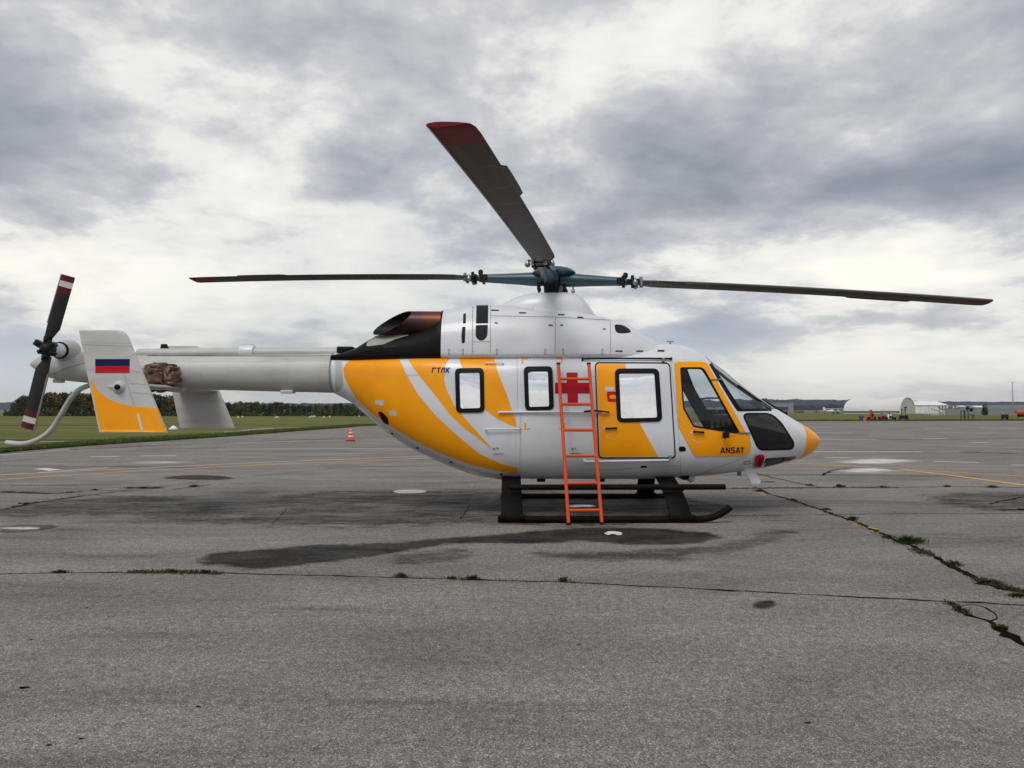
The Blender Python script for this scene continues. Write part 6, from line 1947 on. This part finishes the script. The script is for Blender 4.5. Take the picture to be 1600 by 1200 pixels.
# light mast on the horizon
Y = 420; b = at(1583, 640, Y); b.z = 0; H = at(1583, 598, Y).z
t = empty('light_mast', b); tag(t, 'tall thin steel floodlight mast behind the grey wall', 'light mast')
mb = MB(); mb.tube([(0, 0, 0), (0, 0, H)], [.30, .16], 8); mb.build('pole', M['steel'], t)
mb = MB(); mb.box((0, 0, H), (1.1, .5, .35)); mb.build('lamp_head', M['steel'], t)
# small white high-wing aeroplane seen from its tail
def plane():
    c = gnd(1301, 647.3); s = S(c.y); k = 34 * s / 9.5
    t = empty('light_aeroplane', c, R(18)); t.scale = (k, k, k); tag(t, 'small white propeller aeroplane parked left of the arched hangar', 'aeroplane')
    mb = MB(); P = [(-4.6, 1.35, .12), (-3.6, 1.35, .28), (-1.5, 1.35, .55), (.5, 1.45, .75), (2.2, 1.4, .75), (3.2, 1.35, .6), (3.5, 1.3, .35)]
    mb.tube([Vector((x, 0, z)) for x, z, r in P], [r for x, z, r in P], 14); mb.build('body', M['car_white'], t, smooth=50)
    mb = MB(); vs = []
    pf = airfoil_pts(1.0, 1.8, .13)
    for y in (-5.5, -3, 0, 3, 5.5): vs += [Vector((x, y, 2.35 + z)) for x, z in pf]
    mb.add(vs, loft_faces(5, len(pf))); mb.build('wing', M['car_white'], t, smooth=50)
    mb = MB(); vs = []
    for y in (-1.9, 0, 1.9): vs += [Vector((x, y, 1.7 + z)) for x, z in airfoil_pts(-4.0, 1.0, .1)]
    mb.add(vs, loft_faces(3, len(pf))); mb.build('tailplane', M['car_white'], t, smooth=50)
    mb = MB(); mb.prism([(-5.0, -.06, 1.4), (-3.4, -.06, 1.5), (-4.2, -.06, 3.1), (-4.9, -.06, 3.3), (-5.2, -.06, 2.6)], (0, .12, 0)); mb.build('fin', M['car_white'], t, bevel=.02)
    mb = MB(); mb.box((1.2, 0, 2.0), (1.9, 1.1, .55)); mb.build('cabin_glass', M['dark_glass'], t, bevel=.15)
    for sg in (-1, 1):
        mb = MB(); mb.tube([(1.4, .5 * sg, 1.0), (1.5, 1.2 * sg, .35)], .06, 6); mb.build('gear_leg', M['car_white'], t)
        mb = MB(); mb.lathe((1.5, 1.2 * sg, .35), [(.35, -.12), (.35, .12)], 12, 'y'); mb.build('wheel', M['rubber'], t)
        mb = MB(); mb.tube([(1.2, .6 * sg, 1.0), (1.1, 3.0 * sg, 2.3)], .05, 6); mb.build('wing_strut', M['car_white'], t)
    mb = MB(); mb.box((-4.4, 0, .5), (.2, .1, 1.0)); mb.build('tail_wheel', M['rubber'], t)
    mb = MB(); mb.box((3.62, 0, 1.3), (.06, .2, 2.4), Matrix.Rotation(R(30), 3, 'X')); mb.build('propeller', M['hub_black'], t)
plane()
# grey hangar building behind the nose
Y = 480; b = at(1222, 645, Y); b.z = 0; s = S(Y); H = at(1222, 629, Y).z
t = empty('grey_building', b, R(5)); tag(t, 'flat grey airport building behind the helicopter nose', 'building')
mb = MB(); mb.box((-2, 6, H * .48), (38 * s * .8, 12, H * .96)); mb.build('wall', M['cladding'], t)
mb = MB(); mb.box((14 * s, 5.8, H * .5), (8 * s, 13, H)); mb.build('stair_tower', M['concrete_grey'], t)
mb = MB(); mb.box((-2, 6, H * .98), (38 * s * .82, 12.4, .3)); mb.build('roof', M['concrete_grey'], t)
for k in range(5):
    mb = MB(); mb.box((-10 * s + 4.0 * s * k + .6, -.02, H * .42), (3.6 * s, .1, H * .34)); mb.build('window', M['dark_glass'], t)
# distant parked cars
def car():
    t = empty('parked_car', (0, 0, 0))
    mb = MB(); mb.prism([(-2.1, -.85, .35), (2.1, -.85, .35), (2.1, -.85, .85), (1.2, -.85, .95), (-2.0, -.85, 1.0)], (0, 1.7, 0)); b = mb.build('body', M['car_white'], t, bevel=.08)
    mb = MB(); mb.prism([(-1.9, -.75, 1.0), (1.0, -.75, .97), (.35, -.75, 1.5), (-1.4, -.75, 1.5)], (0, 1.5, 0)); mb.build('cabin', M['car_dark'], t, bevel=.06)
    for x in (-1.3, 1.3):
        for y in (-.8, .8):
            mb = MB(); mb.lathe((x, y, .33), [(.33, -.1), (.33, .1)], 12, 'y'); mb.build('wheel', M['rubber'], t)
    return t
c0 = car()
CARS = [(1233, 641.5, 'truck_orange', 'orange car parked nearest the grey building'), (1241, 641.8, 'car_white', 'white car just right of the orange car'), (1247, 642, 'car_white', 'white car standing between two other distant cars left of the aeroplane'), (1253, 642, 'car_dark', 'dark car right of the white cars in the far row'), (1276, 641.5, 'car_white', 'single white car standing apart left of the aeroplane')]
for k, (px, py, mm, lab) in enumerate(CARS):
    o = c0 if k == 0 else copy_tree(c0)
    Y = 520; b = at(px, 645, Y); b.z = .03; o.location = b; o.rotation_euler = (0, 0, R(8 * k))
    tag(o, lab, 'car', 'cars parked far behind the field')
    if mm != 'car_white':
        for ch in o.children:
            if ch.name.startswith('body'):
                ch.data = ch.data.copy(); ch.data.materials.clear(); ch.data.materials.append(M[mm])

# ------------------------------------------------------------------ haze
HAZE = True
if HAZE:
    mb = MB(); mb.box((600, 2100, 49), (9000, 4400, 102))
    hm = bpy.data.materials.new('haze'); hm.use_nodes = True
    t = NT(hm.node_tree); o = t.n('ShaderNodeOutputMaterial'); pv = t.n('ShaderNodeVolumePrincipled')
    pv.inputs['Color'].default_value = (.80, .87, .97, 1); pv.inputs['Density'].default_value = .00009; pv.inputs['Anisotropy'].default_value = .2
    t.t.links.new(pv.outputs[0], o.inputs['Volume'])
    hz_ = mb.build('haze', hm); hz_['kind'] = 'stuff'
